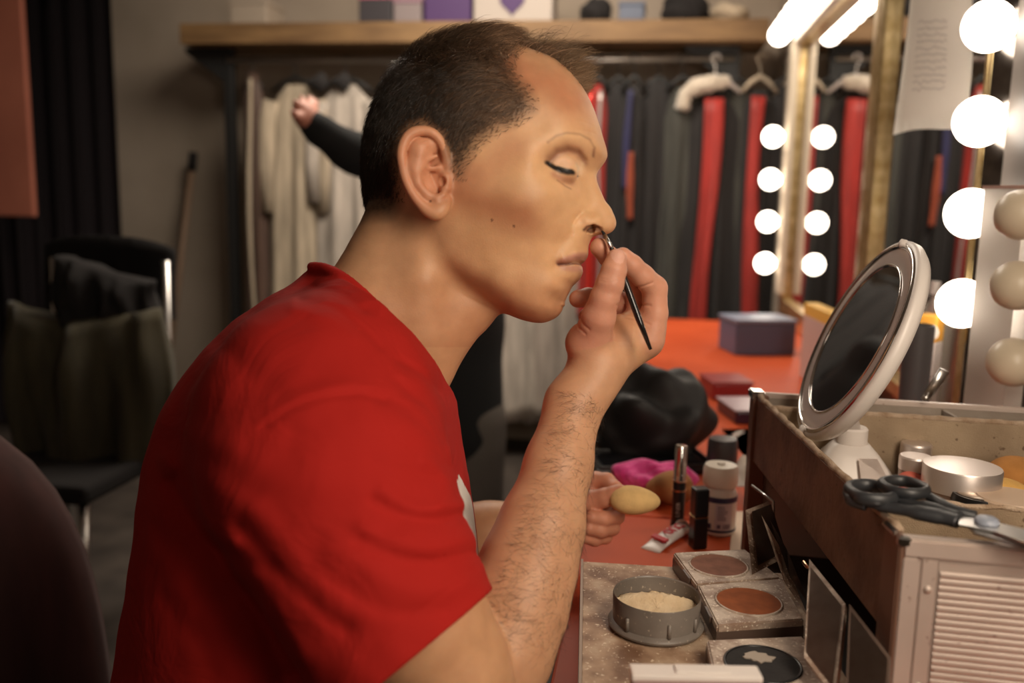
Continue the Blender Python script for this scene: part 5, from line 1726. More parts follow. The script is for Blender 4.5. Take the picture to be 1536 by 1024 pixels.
boxthing('makeup_box', 'dark purple box with pale edges behind the left corner of the case', 'box', 1092, 1155, 636, .028, mat('dark_plum', (.05, .015, .03), rough=.3), .12, mat('pale_lilac_edge', (.45, .34, .38), rough=.3))
boxthing('makeup_box', 'flat red box on the counter behind the dark purple one', 'box', 1060, 1120, 600, .04, mat('dark_red_box', (.30, .02, .02), rough=.4), .10)
wallbox('yellow_packet', 'pale packet with a yellow top standing at the foot of the far mirror', 'packet', 1214, 1262, 462, mat('pale_pink_card', (.60, .44, .40), rough=.6), mat('yellow_card', (.80, .48, .08), rough=.5), .40)
t, h, w = wallbox('orange_packet', 'white packet with an orange top and round badge behind the round mirror', 'packet', 1380, 1410, 470, mat('white_card2', (.66, .58, .54), rough=.6), mat('orange_card', (.85, .42, .06), rough=.5), .425)
bm = bmesh.new(); lathe(bm, [(0, .0012), (.0125, .0012), (.0125, 0)], 28, Matrix.Translation((w * .22, -.0176, h * .90)) @ Matrix.Rotation(math.pi / 2, 4, 'X')); obj('round_badge', bm, m_paper, t)
bm = bmesh.new(); prism(bm, [(-.006, -.004), (.006, -.004), (0, .007)], 0, .0008, Matrix.Translation((w * .22, -.0189, h * .90)) @ Matrix.Rotation(math.pi / 2, 4, 'X')); obj('badge_mark', bm, mat('crimson_print'), t)
p = at_wall(1378, .36); h = PX(1378, 486, .36).z - TZ
t = thing('grey_cup', 'dark grey cup between the round mirror and the orange packet', 'cup', p)
cyl('cup_wall', [(0, .002), (.016, .002), (.020, h), (.0185, h), (.015, .006), (0, .006)], mat('dark_grey_plastic', (.09, .085, .09), rough=.4), t, 32)
for k, (u, v) in enumerate(((1380, 425), (1397, 420), (1412, 432))):
    p = at_wall(u, .465); h = PX(u, v, .465).z - TZ
    t = thing('glass_bottle', ('clear bottle left of its two neighbours behind the orange packet', 'clear bottle in the middle of three behind the orange packet', 'clear bottle nearest to the lowest lit globe')[k], 'bottle', p)
    cyl('bottle_body', [(0, 0), (.017, 0), (.018, .004), (.018, h * .80), (.014, h * .86), (.006, h * .90), (.006, h * .93)], mat('pale_bottle', (.62, .58, .52), rough=.12, trans=.6, spec=.6), t, 24)
    cyl('bottle_cap', [(.008, h * .93), (.008, h), (0, h)], m_white, t, 24)
# ================================================================ aluminium make-up case
NL = Vector((.177, .622, 0)); Sd = Vector((.998, -.05, 0)); Td = Vector((-.1097, .9940, 0))
CW, CD = .31, .4556
case = thing('makeup_case', 'open aluminium make-up case with ribbed front and leather-brown inner trays', 'case', NL)
def K(s_, t_, z): return Sd * s_ + Td * t_ + Vector((0, 0, z))
def slab(bm, s0, s1, t0, t1, z0, z1):
    v = [bm.verts.new(K(a, b, c)) for c in (z0, z1) for a, b in ((s0, t0), (s1, t0), (s1, t1), (s0, t1))]
    for f in ((0, 3, 2, 1), (4, 5, 6, 7), (0, 1, 5, 4), (1, 2, 6, 5), (2, 3, 7, 6), (3, 0, 4, 7)): bm.faces.new([v[i] for i in f])
    return v
def cpart(name, mk, m, parent=None, bev=0.0, smooth=False, angle=None):
    bm = bmesh.new(); mk(bm)
    if bev: bmesh.ops.bevel(bm, geom=bm.edges[:], offset=bev, segments=2, affect='EDGES')
    return obj(name, bm, m, parent or case, smooth, angle)
m_alu = mat('aluminium_skin', (.60, .50, .45), rough=.48, metal=.35, build=noisy((.50, .41, .36), (.63, .53, .48), 8, 6, fine=(90, (.30, .20, .17), .66)))
m_leather = mat('brown_leatherette', (.16, .075, .040), rough=.6, build=noisy((.115, .050, .026), (.22, .115, .065), 16, 8, bump=.35, bscale=120, fine=(130, (.05, .025, .015), .66)))
m_lining = mat('dusty_lining', (.36, .26, .17), rough=.85, build=noisy((.27, .19, .12), (.44, .33, .22), 14, 8, bump=.5, bscale=900, fine=(120, (.16, .10, .06), .64)))
m_grey_lining = mat('grey_dusty_lining', (.30, .25, .21), rough=.8, build=noisy((.24, .19, .15), (.38, .32, .27), 14, 8, bump=.3, bscale=500))
m_trim = mat('frayed_tan_trim', (.50, .36, .25), rough=.95, build=noisy((.36, .24, .15), (.60, .46, .34), 60, 6, bump=1.0, bscale=700))
m_inner = mat('dark_case_inside', (.030, .020, .016), rough=.8)
RIM = .95
# front panel: smooth border strips and a field of horizontal ribs
def ribs(bm):
    s0, s1 = .0225, CW - .03; z = .765; pitch = .0048
    while z + pitch < RIM - .018:
        n = 6
        for k in range(n):
            a0, a1 = math.pi * k / n, math.pi * (k + 1) / n
            z0_, z1_ = z + pitch * (.5 - .5 * math.cos(a0)), z + pitch * (.5 - .5 * math.cos(a1))
            o0, o1 = -.0013 * math.sin(a0) ** .7 - .0046, -.0013 * math.sin(a1) ** .7 - .0046
            v = [bm.verts.new(K(s0, o0, z0_)), bm.verts.new(K(s1, o0, z0_)), bm.verts.new(K(s1, o1, z1_)), bm.verts.new(K(s0, o1, z1_))]
            bm.faces.new(v)
        z += pitch
    slab(bm, s0 - .001, s1, -.0045, 0, .76, RIM - .016)
cpart('front_panel', lambda bm: slab(bm, 0, CW, -.004, .002, .755, RIM - .003), m_alu, bev=.0008)
cpart('ribbed_field', ribs, m_alu)
cpart('corner_post', lambda bm: (slab(bm, -.003, .0095, -.0065, -.003, .755, RIM - .014), slab(bm, .0103, .0205, -.0060, -.003, .755, RIM - .014)), m_alu, bev=.0008)
cpart('corner_post', lambda bm: slab(bm, -.005, .0, -.0065, .022, .755, RIM), mat('brown_metal_post', (.20, .11, .075), rough=.5, metal=.4), bev=.001)
cpart('top_rail', lambda bm: slab(bm, -.003, CW, -.0075, .004, RIM - .014, RIM), m_alu, bev=.002)
cpart('corner_cap', lambda bm: (slab(bm, -.0065, -.002, .002, .024, RIM - .003, RIM + .0012), slab(bm, -.0065, .002, -.0085, -.004, RIM - .006, RIM + .0008)), m_chrome, bev=.0012)
cpart('rivet', lambda bm: [lathe(bm, [(0, .0022), (.0022, .0014), (.003, 0)], 12, Matrix.Translation(K(.0155, -.006, z)) @ Matrix.Rotation(math.pi / 2, 4, 'X')) for z in (.915,)], m_alu, smooth=True)
cpart('rivet', lambda bm: lathe(bm, [(0, .0022), (.0022, .0014), (.003, 0)], 12, Matrix.Translation(K(.0155, -.006, .845)) @ Matrix.Rotation(math.pi / 2, 4, 'X')), m_alu, smooth=True)
# back, right side, floor
cpart('back_panel', lambda bm: slab(bm, 0, CW, CD - .004, CD + .003, .755, RIM - .002), m_alu, bev=.001)
cpart('back_rail', lambda bm: slab(bm, -.002, CW, CD - .006, CD + .004, RIM - .008, RIM + .001), m_alu, bev=.0015)
cpart('corner_post', lambda bm: slab(bm, -.005, .012, CD - .016, CD + .005, .755, RIM), mat('brown_metal_post', (.20, .11, .075)), bev=.001)
cpart('corner_cap', lambda bm: slab(bm, -.007, .008, CD - .016, CD + .007, RIM - .006, RIM + .004), m_chrome, bev=.0015)
cpart('right_panel', lambda bm: slab(bm, CW - .004, CW, 0, CD, .755, RIM - .004), m_inner)
cpart('floor_panel', lambda bm: slab(bm, 0, CW, 0, CD, .7505, .757), m_inner)
cpart('inner_back', lambda bm: slab(bm, .10, .106, .004, CD - .004, .757, .865), m_inner)
# upper tray
cpart('tray_side', lambda bm: slab(bm, -.002, .004, .006, CD - .012, .872, RIM - .002), m_leather, bev=.0008)
tr = cpart('frayed_edge', lambda bm: tube(bm, [K(.0014 + .0006 * math.sin(k * 1.3), .012 + (CD - .03) * k / 40, RIM - .0012 + .0005 * math.sin(k * 2.1)) for k in range(41)], [.0031 + .0005 * math.sin(k * 1.9) for k in range(41)], 10), m_trim, smooth=True)
cpart('tray_floor', lambda bm: slab(bm, .004, CW - .004, .004, CD - .006, .870, .875), m_lining)
cpart('tray_lining', lambda bm: (slab(bm, .004, .007, .006, CD - .01, .875, RIM - .006), slab(bm, .004, CW - .004, .004, .007, .875, RIM - .004)), m_lining)
t1_, t2_ = (1.010 - .622 + .05 * .1) / .994, (.744 - .622 + .004) / .994
cpart('divider', lambda bm: slab(bm, .006, CW - .004, t1_ - .003, t1_ + .003, .875, .945), m_lining, bev=.001)
cpart('divider_edge', lambda bm: tube(bm, [K(.006 + (CW - .01) * k / 40, t1_ + .0004 * math.sin(k * 2.3), .9455) for k in range(41)], [.0033 + .0004 * math.sin(k * 1.7) for k in range(41)], 8), m_trim, smooth=True)
cpart('back_compartment_lining', lambda bm: (slab(bm, .006, CW - .004, CD - .009, CD - .005, .875, RIM - .004), slab(bm, .20, .204, t1_, CD - .006, .875, .945)), m_grey_lining)
cpart('divider', lambda bm: slab(bm, .006, CW - .004, t2_ - .002, t2_ + .003, .875, .934), m_lining, bev=.001)
cpart('divider_edge', lambda bm: tube(bm, [K(.03 + (CW - .034) * k / 40, t2_ + .0005 * math.sin(k * 2.0), .935 + .0008 * math.sin(k * 1.1)) for k in range(41)], [.0020 + .0004 * math.sin(k * 1.9) for k in range(41)], 8), m_trim, smooth=True)
hp = PY(1388, 592, 1.055) - NL
cpart('lid_hinge', lambda bm: (tube(bm, [hp + Vector((0, 0, -.006)), hp + Vector((.008, -.002, .012)), hp + Vector((.016, -.006, .030))], [.005, .0055, .006], 8, flat=.35, up=(0, 1, 0)),
                               lathe(bm, [(0, .003), (.0035, .002), (.0042, 0)], 14, Matrix.Translation(hp + Vector((0, -.003, -.003))) @ Matrix.Rotation(math.pi / 2, 4, 'X'))), m_steel, smooth=True)
# pull-out tray beside the case (slides from under the upper tray)
zt2 = .81
a0, a1 = PZ(873, 841, zt2), PZ(870, 1024, zt2)
dl = (a1 - a0)
A0 = a0 - NL; A1 = a0 + dl * 1.55 - NL
B0, B1 = K(-.006, (A0 - K(0, 0, 0)).y / .994 + .003, 0), K(-.006, .0, 0)
B0 = K(-.004, .27, 0); B1 = K(-.006, -.10, 0)
def flat4(bm, pts, z0, z1):
    a = [bm.verts.new((p.x, p.y, z0)) for p in pts]; b = [bm.verts.new((p.x, p.y, z1)) for p in pts]; n = len(pts)
    bm.faces.new(a); bm.faces.new(list(reversed(b)))
    for i in range(n): bm.faces.new((a[i], a[(i + 1) % n], b[(i + 1) % n], b[i]))
m_tray = mat('dusty_brown_tray', (.36, .24, .16), rough=.62, build=noisy((.20, .105, .060), (.44, .29, .19), 26, 12, lo=.40, hi=.56, bump=.5, bscale=110, c3=(.60, .46, .33), fine=(340, (.80, .66, .50), .63)))
B0x = Vector((K(0, .27, 0).x - .006, A0.y + .01, 0)); B1x = Vector((K(0, -.1, 0).x - .006, A1.y, 0))
cpart('pull_out_tray', lambda bm: flat4(bm, [A0, B0x, B1x, A1], .752, zt2), m_tray, bev=.0015)
cpart('tray_edge_strip', lambda bm: flat4(bm, [A0 + Vector((-.0012, .001, 0)), A0 + Vector((.0012, .001, 0)), A1 + Vector((.0012, 0, 0)), A1 + Vector((-.0012, 0, 0))], .760, zt2 + .0018), mat('pale_brown_metal', (.28, .20, .15), rough=.5, metal=.3))
# cantilever arms
q1, q2 = P(1144, 745, .93) - NL, P(1160, 845, .88) - NL
cpart('cantilever_arm', lambda bm: tube(bm, [P(1128, 728, .985) - NL, P(1160, 752, .95) - NL, P(1161, 800, .94) - NL, P(1140, 808, .96) - NL], .0016, 8), m_steel, smooth=True)
cpart('tray_hinge', lambda bm: tube(bm, [P(1205, 842, .80) - NL, P(1211, 850, .795) - NL, P(1218, 852, .79) - NL], .0018, 8), mat('copper_band'), smooth=True)

# ---- powder compacts on the pull-out tray
m_comp = mat('dusty_compact', (.40, .30, .23), rough=.45, build=noisy((.30, .20, .145), (.60, .49, .40), 45, 8, lo=.42, hi=.62, fine=(420, (.82, .72, .60), .60)))
m_mirror_d = mat('dusty_small_mirror', (.2, .14, .11), rough=.30, metal=.8, build=noisy((.12, .075, .055), (.22, .16, .13), 20, 6))
m_compd = mat('dark_compact_edge', (.10, .065, .05), rough=.4)
def compact(quad, zc, th, pan_uv, pan_r, pan_c, label, lid, seedv=0, black=False):
    q = [PZ(u, v, zc) for u, v in quad]; c = sum(q, Vector()) / 4; c.z = zt2
    t = thing('powder_compact', label, 'powder compact', c, group=None)
    L_ = [v - c for v in q]
    def body(bm):
        flat4(bm, L_, zc - th - zt2 + .0, zc - zt2)
        bmesh.ops.bevel(bm, geom=bm.edges[:], offset=.0014, segments=2, affect='EDGES')
    bm = bmesh.new(); body(bm); obj('compact_body', bm, m_comp, t)
    bm = bmesh.new(); Ls = [p * .985 for p in L_]; flat4(bm, [p * 1.006 for p in L_], .0008, (zc - th - zt2) + th * .55); obj('compact_base', bm, m_compd, t)
    pc = PZ(pan_uv[0], pan_uv[1], zc) - c; h = zc - zt2
    bm = bmesh.new(); lathe(bm, [(pan_r * 1.05, h - .0005), (pan_r * 1.05, h + .0010), (pan_r * .99, h + .0012), (pan_r * .98, h - .001)], 56, Matrix.Translation((pc.x, pc.y, 0))); obj('pan_ring', bm, m_comp if not black else m_black, t, smooth=True)
    bm = bmesh.new(); lathe(bm, [(0, h + .0004), (pan_r * .55, h + .0002), (pan_r * .98, h + .0006)], 56, Matrix.Translation((pc.x, pc.y, 0)))
    obj('pressed_powder', bm, mat('powder_' + ('a', 'b', 'c', 'd')[seedv], pan_c, rough=.95, build=noisy(tuple(x * .8 for x in pan_c), tuple(min(1, x * 1.15) for x in pan_c), 60, 6, bump=.25, bscale=300)), t, smooth=True)
    # hinge slot on the left edge
    e = (L_[0] * .35 + L_[3] * .65); bm = bmesh.new(); box(bm, (e.x - .001, e.y, h - .004), (.003, .020, .006), .0006, Matrix.Rotation(math.atan2((L_[0] - L_[3]).y, (L_[0] - L_[3]).x) - math.pi / 2, 4, 'Z')); obj('clasp', bm, m_compd, t)
    if lid:
        lq = [P(*p) - c for p in lid]
        bm = bmesh.new(); v = [bm.verts.new(p) for p in lq]; bm.faces.new(v); bmesh.ops.solidify(bm, geom=bm.faces[:], thickness=.005)
        lo = obj('lid', bm, m_comp, t)
        n = (lq[1] - lq[0]).cross(lq[3] - lq[0]).normalized()
        cen = sum(lq, Vector()) / 4
        vd = (CAMM.translation - (cen + c)).normalized()
        if n.dot(vd) < 0: n = -n
        bm = bmesh.new(); v = [bm.verts.new(cen + (p - cen) * .84 + n * .0055) for p in lq]; bm.faces.new(v); bmesh.ops.solidify(bm, geom=bm.faces[:], thickness=-.0005)
        obj('lid_mirror', bm, m_mirror_d, lo)
    return t
compact(((1010, 828), (1118, 823), (1172, 866), (1045, 876)), .828, .012, (1078, 848), .0265, (.24, .105, .070), 'square compact of dull brown powder, farthest of the three on the tray',
        ((1118, 765, .90), (1152, 752, .93), (1178, 835, .875), (1128, 862, .845)), 0)
compact(((1046, 877), (1172, 867), (1206, 928), (1076, 937)), .828, .014, (1123, 902), .0275, (.30, .080, .022), 'square compact of orange-brown powder in the middle, dusted with spilled powder',
        ((1142, 772, .84), (1172, 824, .835), (1212, 925, .755), (1176, 872, .79)), 1)
cb = compact(((1060, 959), (1204, 953), (1262, 1046), (1082, 1062)), .826, .012, (1144, 996), .0275, (.022, .020, .020), 'square compact of black powder with a pale worn patch, nearest to the camera',
        None, 2, black=True)
c_ = Vector(cb.location)
pc = PZ(1138, 985, .827) - c_
bm = bmesh.new(); r = np.random.default_rng(12)
pts = [(pc.x + (.0115 + .002 * r.normal()) * math.cos(a) * 1.0, pc.y + (.0065 + .0015 * r.normal()) * math.sin(a)) for a in np.linspace(0, 2 * math.pi, 26)[:-1]]
prism(bm, pts, .0163, .0172); obj('pale_patch', bm, mat('pale_grey_metal', (.40, .34, .28), rough=.6), cb)
# small mirrors standing against the case
def lean(name, label, quad, frame_m, inset=.86):
    q = [P(*p) for p in quad]; c = Vector((sum(v.x for v in q) / 4, sum(v.y for v in q) / 4, min(v.z for v in q)))
    t = thing(name, label, 'mirror', c)
    L_ = [v - c for v in q]; cen = sum(L_, Vector()) / 4
    n = (L_[1] - L_[0]).cross(L_[3] - L_[0]).normalized(); vd = CAMM.translation - (cen + c)
    if n.dot(vd) < 0: n = -n
    bm = bmesh.new(); v = [bm.verts.new(p) for p in L_]; w = [bm.verts.new(p - n * .006) for p in L_]
    bm.faces.new(v); bm.faces.new(list(reversed(w))); [bm.faces.new((v[i], v[(i + 1) % 4], w[(i + 1) % 4], w[i])) for i in range(4)]
    obj('frame', bm, frame_m, t)
    bm = bmesh.new(); v = [bm.verts.new(cen + (p - cen) * inset + n * .0008) for p in L_]; bm.faces.new(v); bmesh.ops.solidify(bm, geom=bm.faces[:], thickness=-.0006)
    obj('mirror_glass', bm, m_mirror_d, t)
    return t
lean('compact_mirror', 'open compact mirror leaning on the case side, behind the black powder', ((1206, 985, .66), (1214, 838, .74), (1268, 905, .685), (1252, 1046, .62)), m_comp)
lean('compact_mirror', 'second compact mirror leaning on the case side, nearest to the ribbed front', ((1268, 1060, .595), (1274, 905, .665), (1336, 985, .62), (1330, 1090, .575)), m_compd)
# loose powder jar (sifter ring) on the tray
p = PZ(983, 939, zt2)
t = thing('powder_jar', 'round grey jar half filled with pale loose powder standing on the brown tray', 'jar', p + Vector((0, 0, .0015)))
Rj = 70 / FPX * .725
m_jar = mat('grey_plastic_jar', (.17, .145, .125), rough=.42, build=noisy((.13, .11, .095), (.22, .19, .165), 20, 7, fine=(300, (.42, .36, .29), .66)))
cyl('jar_wall', [(0, .001), (Rj * 1.08, .001), (Rj * 1.10, .003), (Rj * 1.07, .0045), (Rj * .985, .006), (Rj, .0272), (Rj * .985, .0284), (Rj * .965, .0272), (Rj * .95, .006), (0, .005)], m_jar, t, 72, 30)
for a in (-2.25, -1.28, -.55):
    bm = bmesh.new(); tube(bm, [(Rj * 1.005 * math.cos(a), Rj * 1.005 * math.sin(a), .006), (Rj * 1.01 * math.cos(a), Rj * 1.01 * math.sin(a), .0175)], .0016, 10); obj('rib', bm, m_jar, t, smooth=True)
bm = bmesh.new(); n = 60; r = np.random.default_rng(5); rows = []
for j in range(16):
    row = []
    for i in range(n):
        a = 2 * math.pi * i / n; rr_ = Rj * .955 * j / 15; x, y = rr_ * math.cos(a), rr_ * math.sin(a)
        slope = .0030 + .0165 * np.clip((y + .004) / .030 + .30, 0, 1) - .010 * np.clip((y - .012) / .016, 0, 1) - .006 * (x / Rj) ** 2
        ring = -.0045 * math.exp(-((math.hypot(x - .003, (y + .015) * 1.3) - .011) / .0022) ** 2)
        z = .005 + max(.0015, slope + ring + .0007 * math.sin(x * 700 + 2 * math.sin(y * 500)) * math.sin(y * 600) + .0004 * r.normal())
        row.append(bm.verts.new((x, y, z)))
    rows.append(row)
for a_, b_ in zip(rows, rows[1:]):
    for i in range(n): bm.faces.new((a_[i], a_[(i + 1) % n], b_[(i + 1) % n], b_[i]))
bm.faces.new(rows[-1])
o = obj('loose_powder', bm, mat('ivory_powder', (.80, .62, .40), rough=1.0, build=noisy((.74, .56, .35), (.86, .69, .47), 70, 6, bump=.5, bscale=700)), t, smooth=True)
# pale box standing at the very front
q = [P(945, 1006, .60), P(1137, 1000, .60)]
cc = (q[0] + q[1]) / 2
t = thing('pale_pink_box', 'pale pink flat case standing upright at the bottom edge of the picture', 'case', (cc.x, cc.y, zt2), math.atan2((q[1] - q[0]).y, (q[1] - q[0]).x))
wq = (q[1] - q[0]).length; hq = cc.z - zt2
bm = bmesh.new(); box(bm, (0, -.006, hq / 2), (wq, .012, hq), .002); obj('case_body', bm, mat('dusty_pink_plastic', (.42, .29, .27), rough=.45), t)
bm = bmesh.new(); box(bm, (0, -.004, hq - .001), (wq + .001, .016, .005), .0015); obj('case_rim', bm, m_white, t)
bm = bmesh.new(); box(bm, (wq * .05, -.004, hq + .002), (wq * .42, .010, .002), .0006); obj('rim_tab', bm, m_white, t)

# ================================================================ things in the upper tray
FZ = .8755
def inbox(u, v): return PZ(u, v, FZ)
p = PZ(1444, 698, FZ + .049) + Vector((0, .012, 0)); Rl = 50 / FPX * .965
m_satin = mat('satin_aluminium', (.78, .70, .66), rough=.38, metal=.8)
t = thing('silver_jar', 'large round silver jar in the case, behind the scissors', 'jar', (p.x, p.y - .012, FZ))
cyl('jar_body', [(0, 0), (Rl * .97, 0), (Rl * .97, .028)], mat('dull_aluminium', (.36, .26, .22), rough=.35, metal=.8), t, 64, 30)
cyl('jar_lid', [(Rl * .97, .0262), (Rl, .0268), (Rl, .0475), (Rl * .98, .049), (Rl * .3, .0495), (0, .0495)], m_satin, t, 64, 30)
for u, v, h, lab in ((1374, 683, .046, 'front of the two small silver jars, left of the large silver jar'), (1375, 664, .046, 'rear of the two small silver jars, against the case divider')):
    p = PZ(u, v, FZ + h); p.z = FZ; Rs = 22 / FPX * .98
    t = thing('silver_jar', lab, 'jar', p)
    cyl('jar_body', [(0, 0), (Rs * .96, 0), (Rs * .96, h * .72)], mat('dull_aluminium'), t, 48, 30)
    cyl('jar_lid', [(Rs, h * .70), (Rs, h * .96), (Rs * .93, h), (0, h * 1.0)], m_satin, t, 48, 30)
def ball(u, v, z, rx, ry, rz_, m, name, label, cat, rot=0, taper=.2):
    p = PZ(u, v, z); bm = bmesh.new(); egg(bm, rx, ry, rz_, taper)
    o = obj(name, bm, m, smooth=True); o.location = p; o.rotation_euler = (0, 0, rot); return tag(o, label, cat)
ball(1366, 729, .893, .0165, .0155, .0155, spongemat('coral_sponge', (.70, .16, .11)), 'makeup_sponge', 'coral pink sponge between the scissors and the large silver jar', 'sponge', 1.2, .1)
ball(1488, 683, .895, .030, .020, .0185, spongemat('caramel_sponge', (.40, .19, .07)), 'makeup_sponge', 'caramel sponge behind the large silver jar', 'sponge', .3)
ball(1526, 716, .900, .034, .022, .022, spongemat('orange_tan_sponge', (.52, .23, .06)), 'makeup_sponge', 'orange tan sponge at the right edge, beside the large silver jar', 'sponge', .4)
ball(1506, 738, .900, .024, .016, .014, spongemat('yellow_sponge', (.72, .42, .12)), 'makeup_sponge', 'yellow sponge half under the beige compact', 'sponge', .2)
p = inbox(1533, 693); Rb = .0235
t = thing('cream_jar', 'glass jar with a black lid at the right edge, before the case divider', 'jar', (p.x, p.y, FZ))
cyl('jar_body', [(0, 0), (Rb * .9, 0), (Rb * .92, .02), (Rb * .92, .034)], mat('amber_glass', (.32, .20, .10), rough=.2), t, 40)
cyl('jar_lid', [(Rb, .034), (Rb, .050), (Rb * .95, .052), (Rb * .85, .052)], m_black, t, 48, 30)
cyl('lid_top', [(Rb * .86, .0522), (Rb * .5, .0526), (0, .0526)], mat('tan_lid_top', (.42, .30, .20), rough=.5), t, 40)
p = PZ(1472, 739, FZ + .033)
t = thing('round_compact', 'round black compact with a worn silver top, before the large silver jar', 'compact', (p.x, p.y, FZ)); t.scale = (1, 1, 1.56)
cyl('compact_body', [(0, 0), (.024, 0), (.0255, .002), (.0255, .018), (.0245, .0205), (0, .0205)], m_black, t, 48, 30)
cyl('compact_top', [(.0215, .0207), (.0205, .0212), (0, .0212)], mat('worn_silver_top', (.55, .46, .38), rough=.3, metal=.8), t, 48)
p = PZ(1517, 744, FZ + .034)
t = thing('round_compact', 'beige round compact at the right edge, before the yellow sponge', 'compact', (p.x, p.y, FZ)); t.scale = (1, 1, 1.5)
cyl('compact_body', [(0, 0), (.029, 0), (.031, .002), (.031, .0175), (0, .018)], mat('beige_plastic', (.62, .42, .30), rough=.4), t, 48, 30)
cyl('compact_top', [(.0305, .018), (.0305, .0215), (.029, .0228), (0, .0228)], mat('pale_beige_plastic', (.70, .52, .38), rough=.35), t, 48, 30)
bm = bmesh.new(); tube(bm, [PZ(1366, 694, .89), PZ(1410, 702, .89)], .0035, 8); o = obj('red_pencil', bm, mat('red_lacquer', (.35, .02, .03), rough=.3), smooth=True)
tag(o, 'dark red pencil lying between the mirror base and the small silver jars', 'pencil')

# ---- round tilting mirror
mc = P(1286, 511, .915)
e1 = np.array((.475, .88, .0)); e1 /= np.linalg.norm(e1)
e2d = np.array((-.88, .475, 0)); e2d /= np.linalg.norm(e2d)
vw = -C(1286, 511, 1.0); vw /= np.linalg.norm(vw)
e1 = e1 - vw * (e1 @ vw); e1 /= np.linalg.norm(e1)
e2d = np.cross(vw, e1); e2d = e2d if e2d[0] < 0 else -e2d
nrm = .952 * e2d + .305 * vw; nrm /= np.linalg.norm(nrm)
Rw = np.array(CAMM.to_3x3())
nW = Vector(Rw @ nrm); eW = Vector(Rw @ e1); fW = nW.cross(eW)
MM = Matrix(((eW.x, fW.x, nW.x), (eW.y, fW.y, nW.y), (eW.z, fW.z, nW.z))).to_4x4()
base_p = inbox(1288, 722)
vm = thing('vanity_mirror', 'round tilting vanity mirror with a glossy white ring and stand, in the case', 'mirror', (base_p.x, base_p.y, FZ))
mo = mc - Vector(vm.location)
Rm_ = 163 / FPX * .915
T_ = Matrix.Translation(mo) @ MM
m_ringw = mat('pearly_white_ring', (.70, .60, .56), rough=.22, spec=.6, coat=.4)
bm = bmesh.new(); lathe(bm, [(0, -.014), (Rm_ * .80, -.014), (Rm_ * .96, -.010), (Rm_ * 1.0, -.004), (Rm_ * 1.0, .002), (Rm_ * .985, .0045), (Rm_ * .95, .0052)], 96, T_); obj('back_shell', bm, m_white, vm, smooth=True)
bm = bmesh.new(); lathe(bm, [(Rm_ * .955, .0052), (Rm_ * .945, .0068), (Rm_ * .915, .0068), (Rm_ * .905, .0052)], 96, T_); obj('chrome_ring', bm, m_chrome, vm, smooth=True)
bm = bmesh.new(); lathe(bm, [(Rm_ * .905, .0050), (Rm_ * .83, .0056), (Rm_ * .755, .0050)], 96, T_); obj('light_ring', bm, m_ringw, vm, smooth=True)
bm = bmesh.new(); lathe(bm, [(Rm_ * .76, .0050), (Rm_ * .755, .0062), (Rm_ * .74, .0062), (Rm_ * .735, .0045)], 96, T_); obj('inner_ring', bm, m_chrome, vm, smooth=True)
bm = bmesh.new(); lathe(bm, [(Rm_ * .745, .0047), (0, .0047)], 96, T_); obj('glass', bm, m_mirror, vm, smooth=True)
for sg in (1, -1):
    bm = bmesh.new(); lathe(bm, [(0, .010), (.004, .009), (.005, .004)], 16, Matrix.Translation(mo + eW * (Rm_ * .955 * sg)) @ MM); obj('screw_cap', bm, m_white, vm, smooth=True)
att = mo - nW * .012 - eW * (Rm_ * .52)
nk = PZ(1280, 668, FZ + .045) ; nkb = Vector((0, 0, .040))
hd = (P(1278, 648, .955) - Vector(vm.location))
bm = bmesh.new(); tube(bm, [att, att * .5 + hd * .5 + Vector((0, 0, .004)), hd], [.010, .0095, .0095], 16); obj('neck', bm, m_white, vm, smooth=True)
bx_, by_ = hd.x, hd.y
bm = bmesh.new(); lathe(bm, [(.0145, .046), (.0160, .048), (.0160, hd.z + .004 if hd.z > .05 else .066), (.0145, hd.z + .006 if hd.z > .05 else .068), (0, hd.z + .006 if hd.z > .05 else .068)], 36, Matrix.Translation((bx_, by_, 0))); obj('neck_collar', bm, m_white, vm, angle=35)
def mbase(bm):
    lv = [(.046, .0), (.047, .008), (.040, .020), (.028, .036), (.018, .047)]
    rows = []
    for r_, z in lv:
        row = []
        for i in range(40):
            a = 2 * math.pi * i / 40; ca, sa = math.cos(a), math.sin(a); e = .62
            row.append(bm.verts.new((bx_ + r_ * math.copysign(abs(ca) ** e, ca), by_ + r_ * .85 * math.copysign(abs(sa) ** e, sa), z)))
        rows.append(row)
    for a_, b_ in zip(rows, rows[1:]):
        for i in range(40): bm.faces.new((a_[i], a_[(i + 1) % 40], b_[(i + 1) % 40], b_[i]))
    bm.faces.new(rows[0]); bm.faces.new(rows[-1])
bm = bmesh.new(); mbase(bm); obj('stand_base', bm, m_white, vm, smooth=True)
bm = bmesh.new()
v = [bm.verts.new(Vector((bx_, by_, 0)) + Vector(q)) for q in ((.002, -.0290, .038), (.021, -.0260, .038), (.030, -.0390, .0205), (.003, -.0420, .0205))]
bm.faces.new(v); bmesh.ops.solidify(bm, geom=bm.faces[:], thickness=.0016); obj('chrome_plate', bm, m_satin, vm)

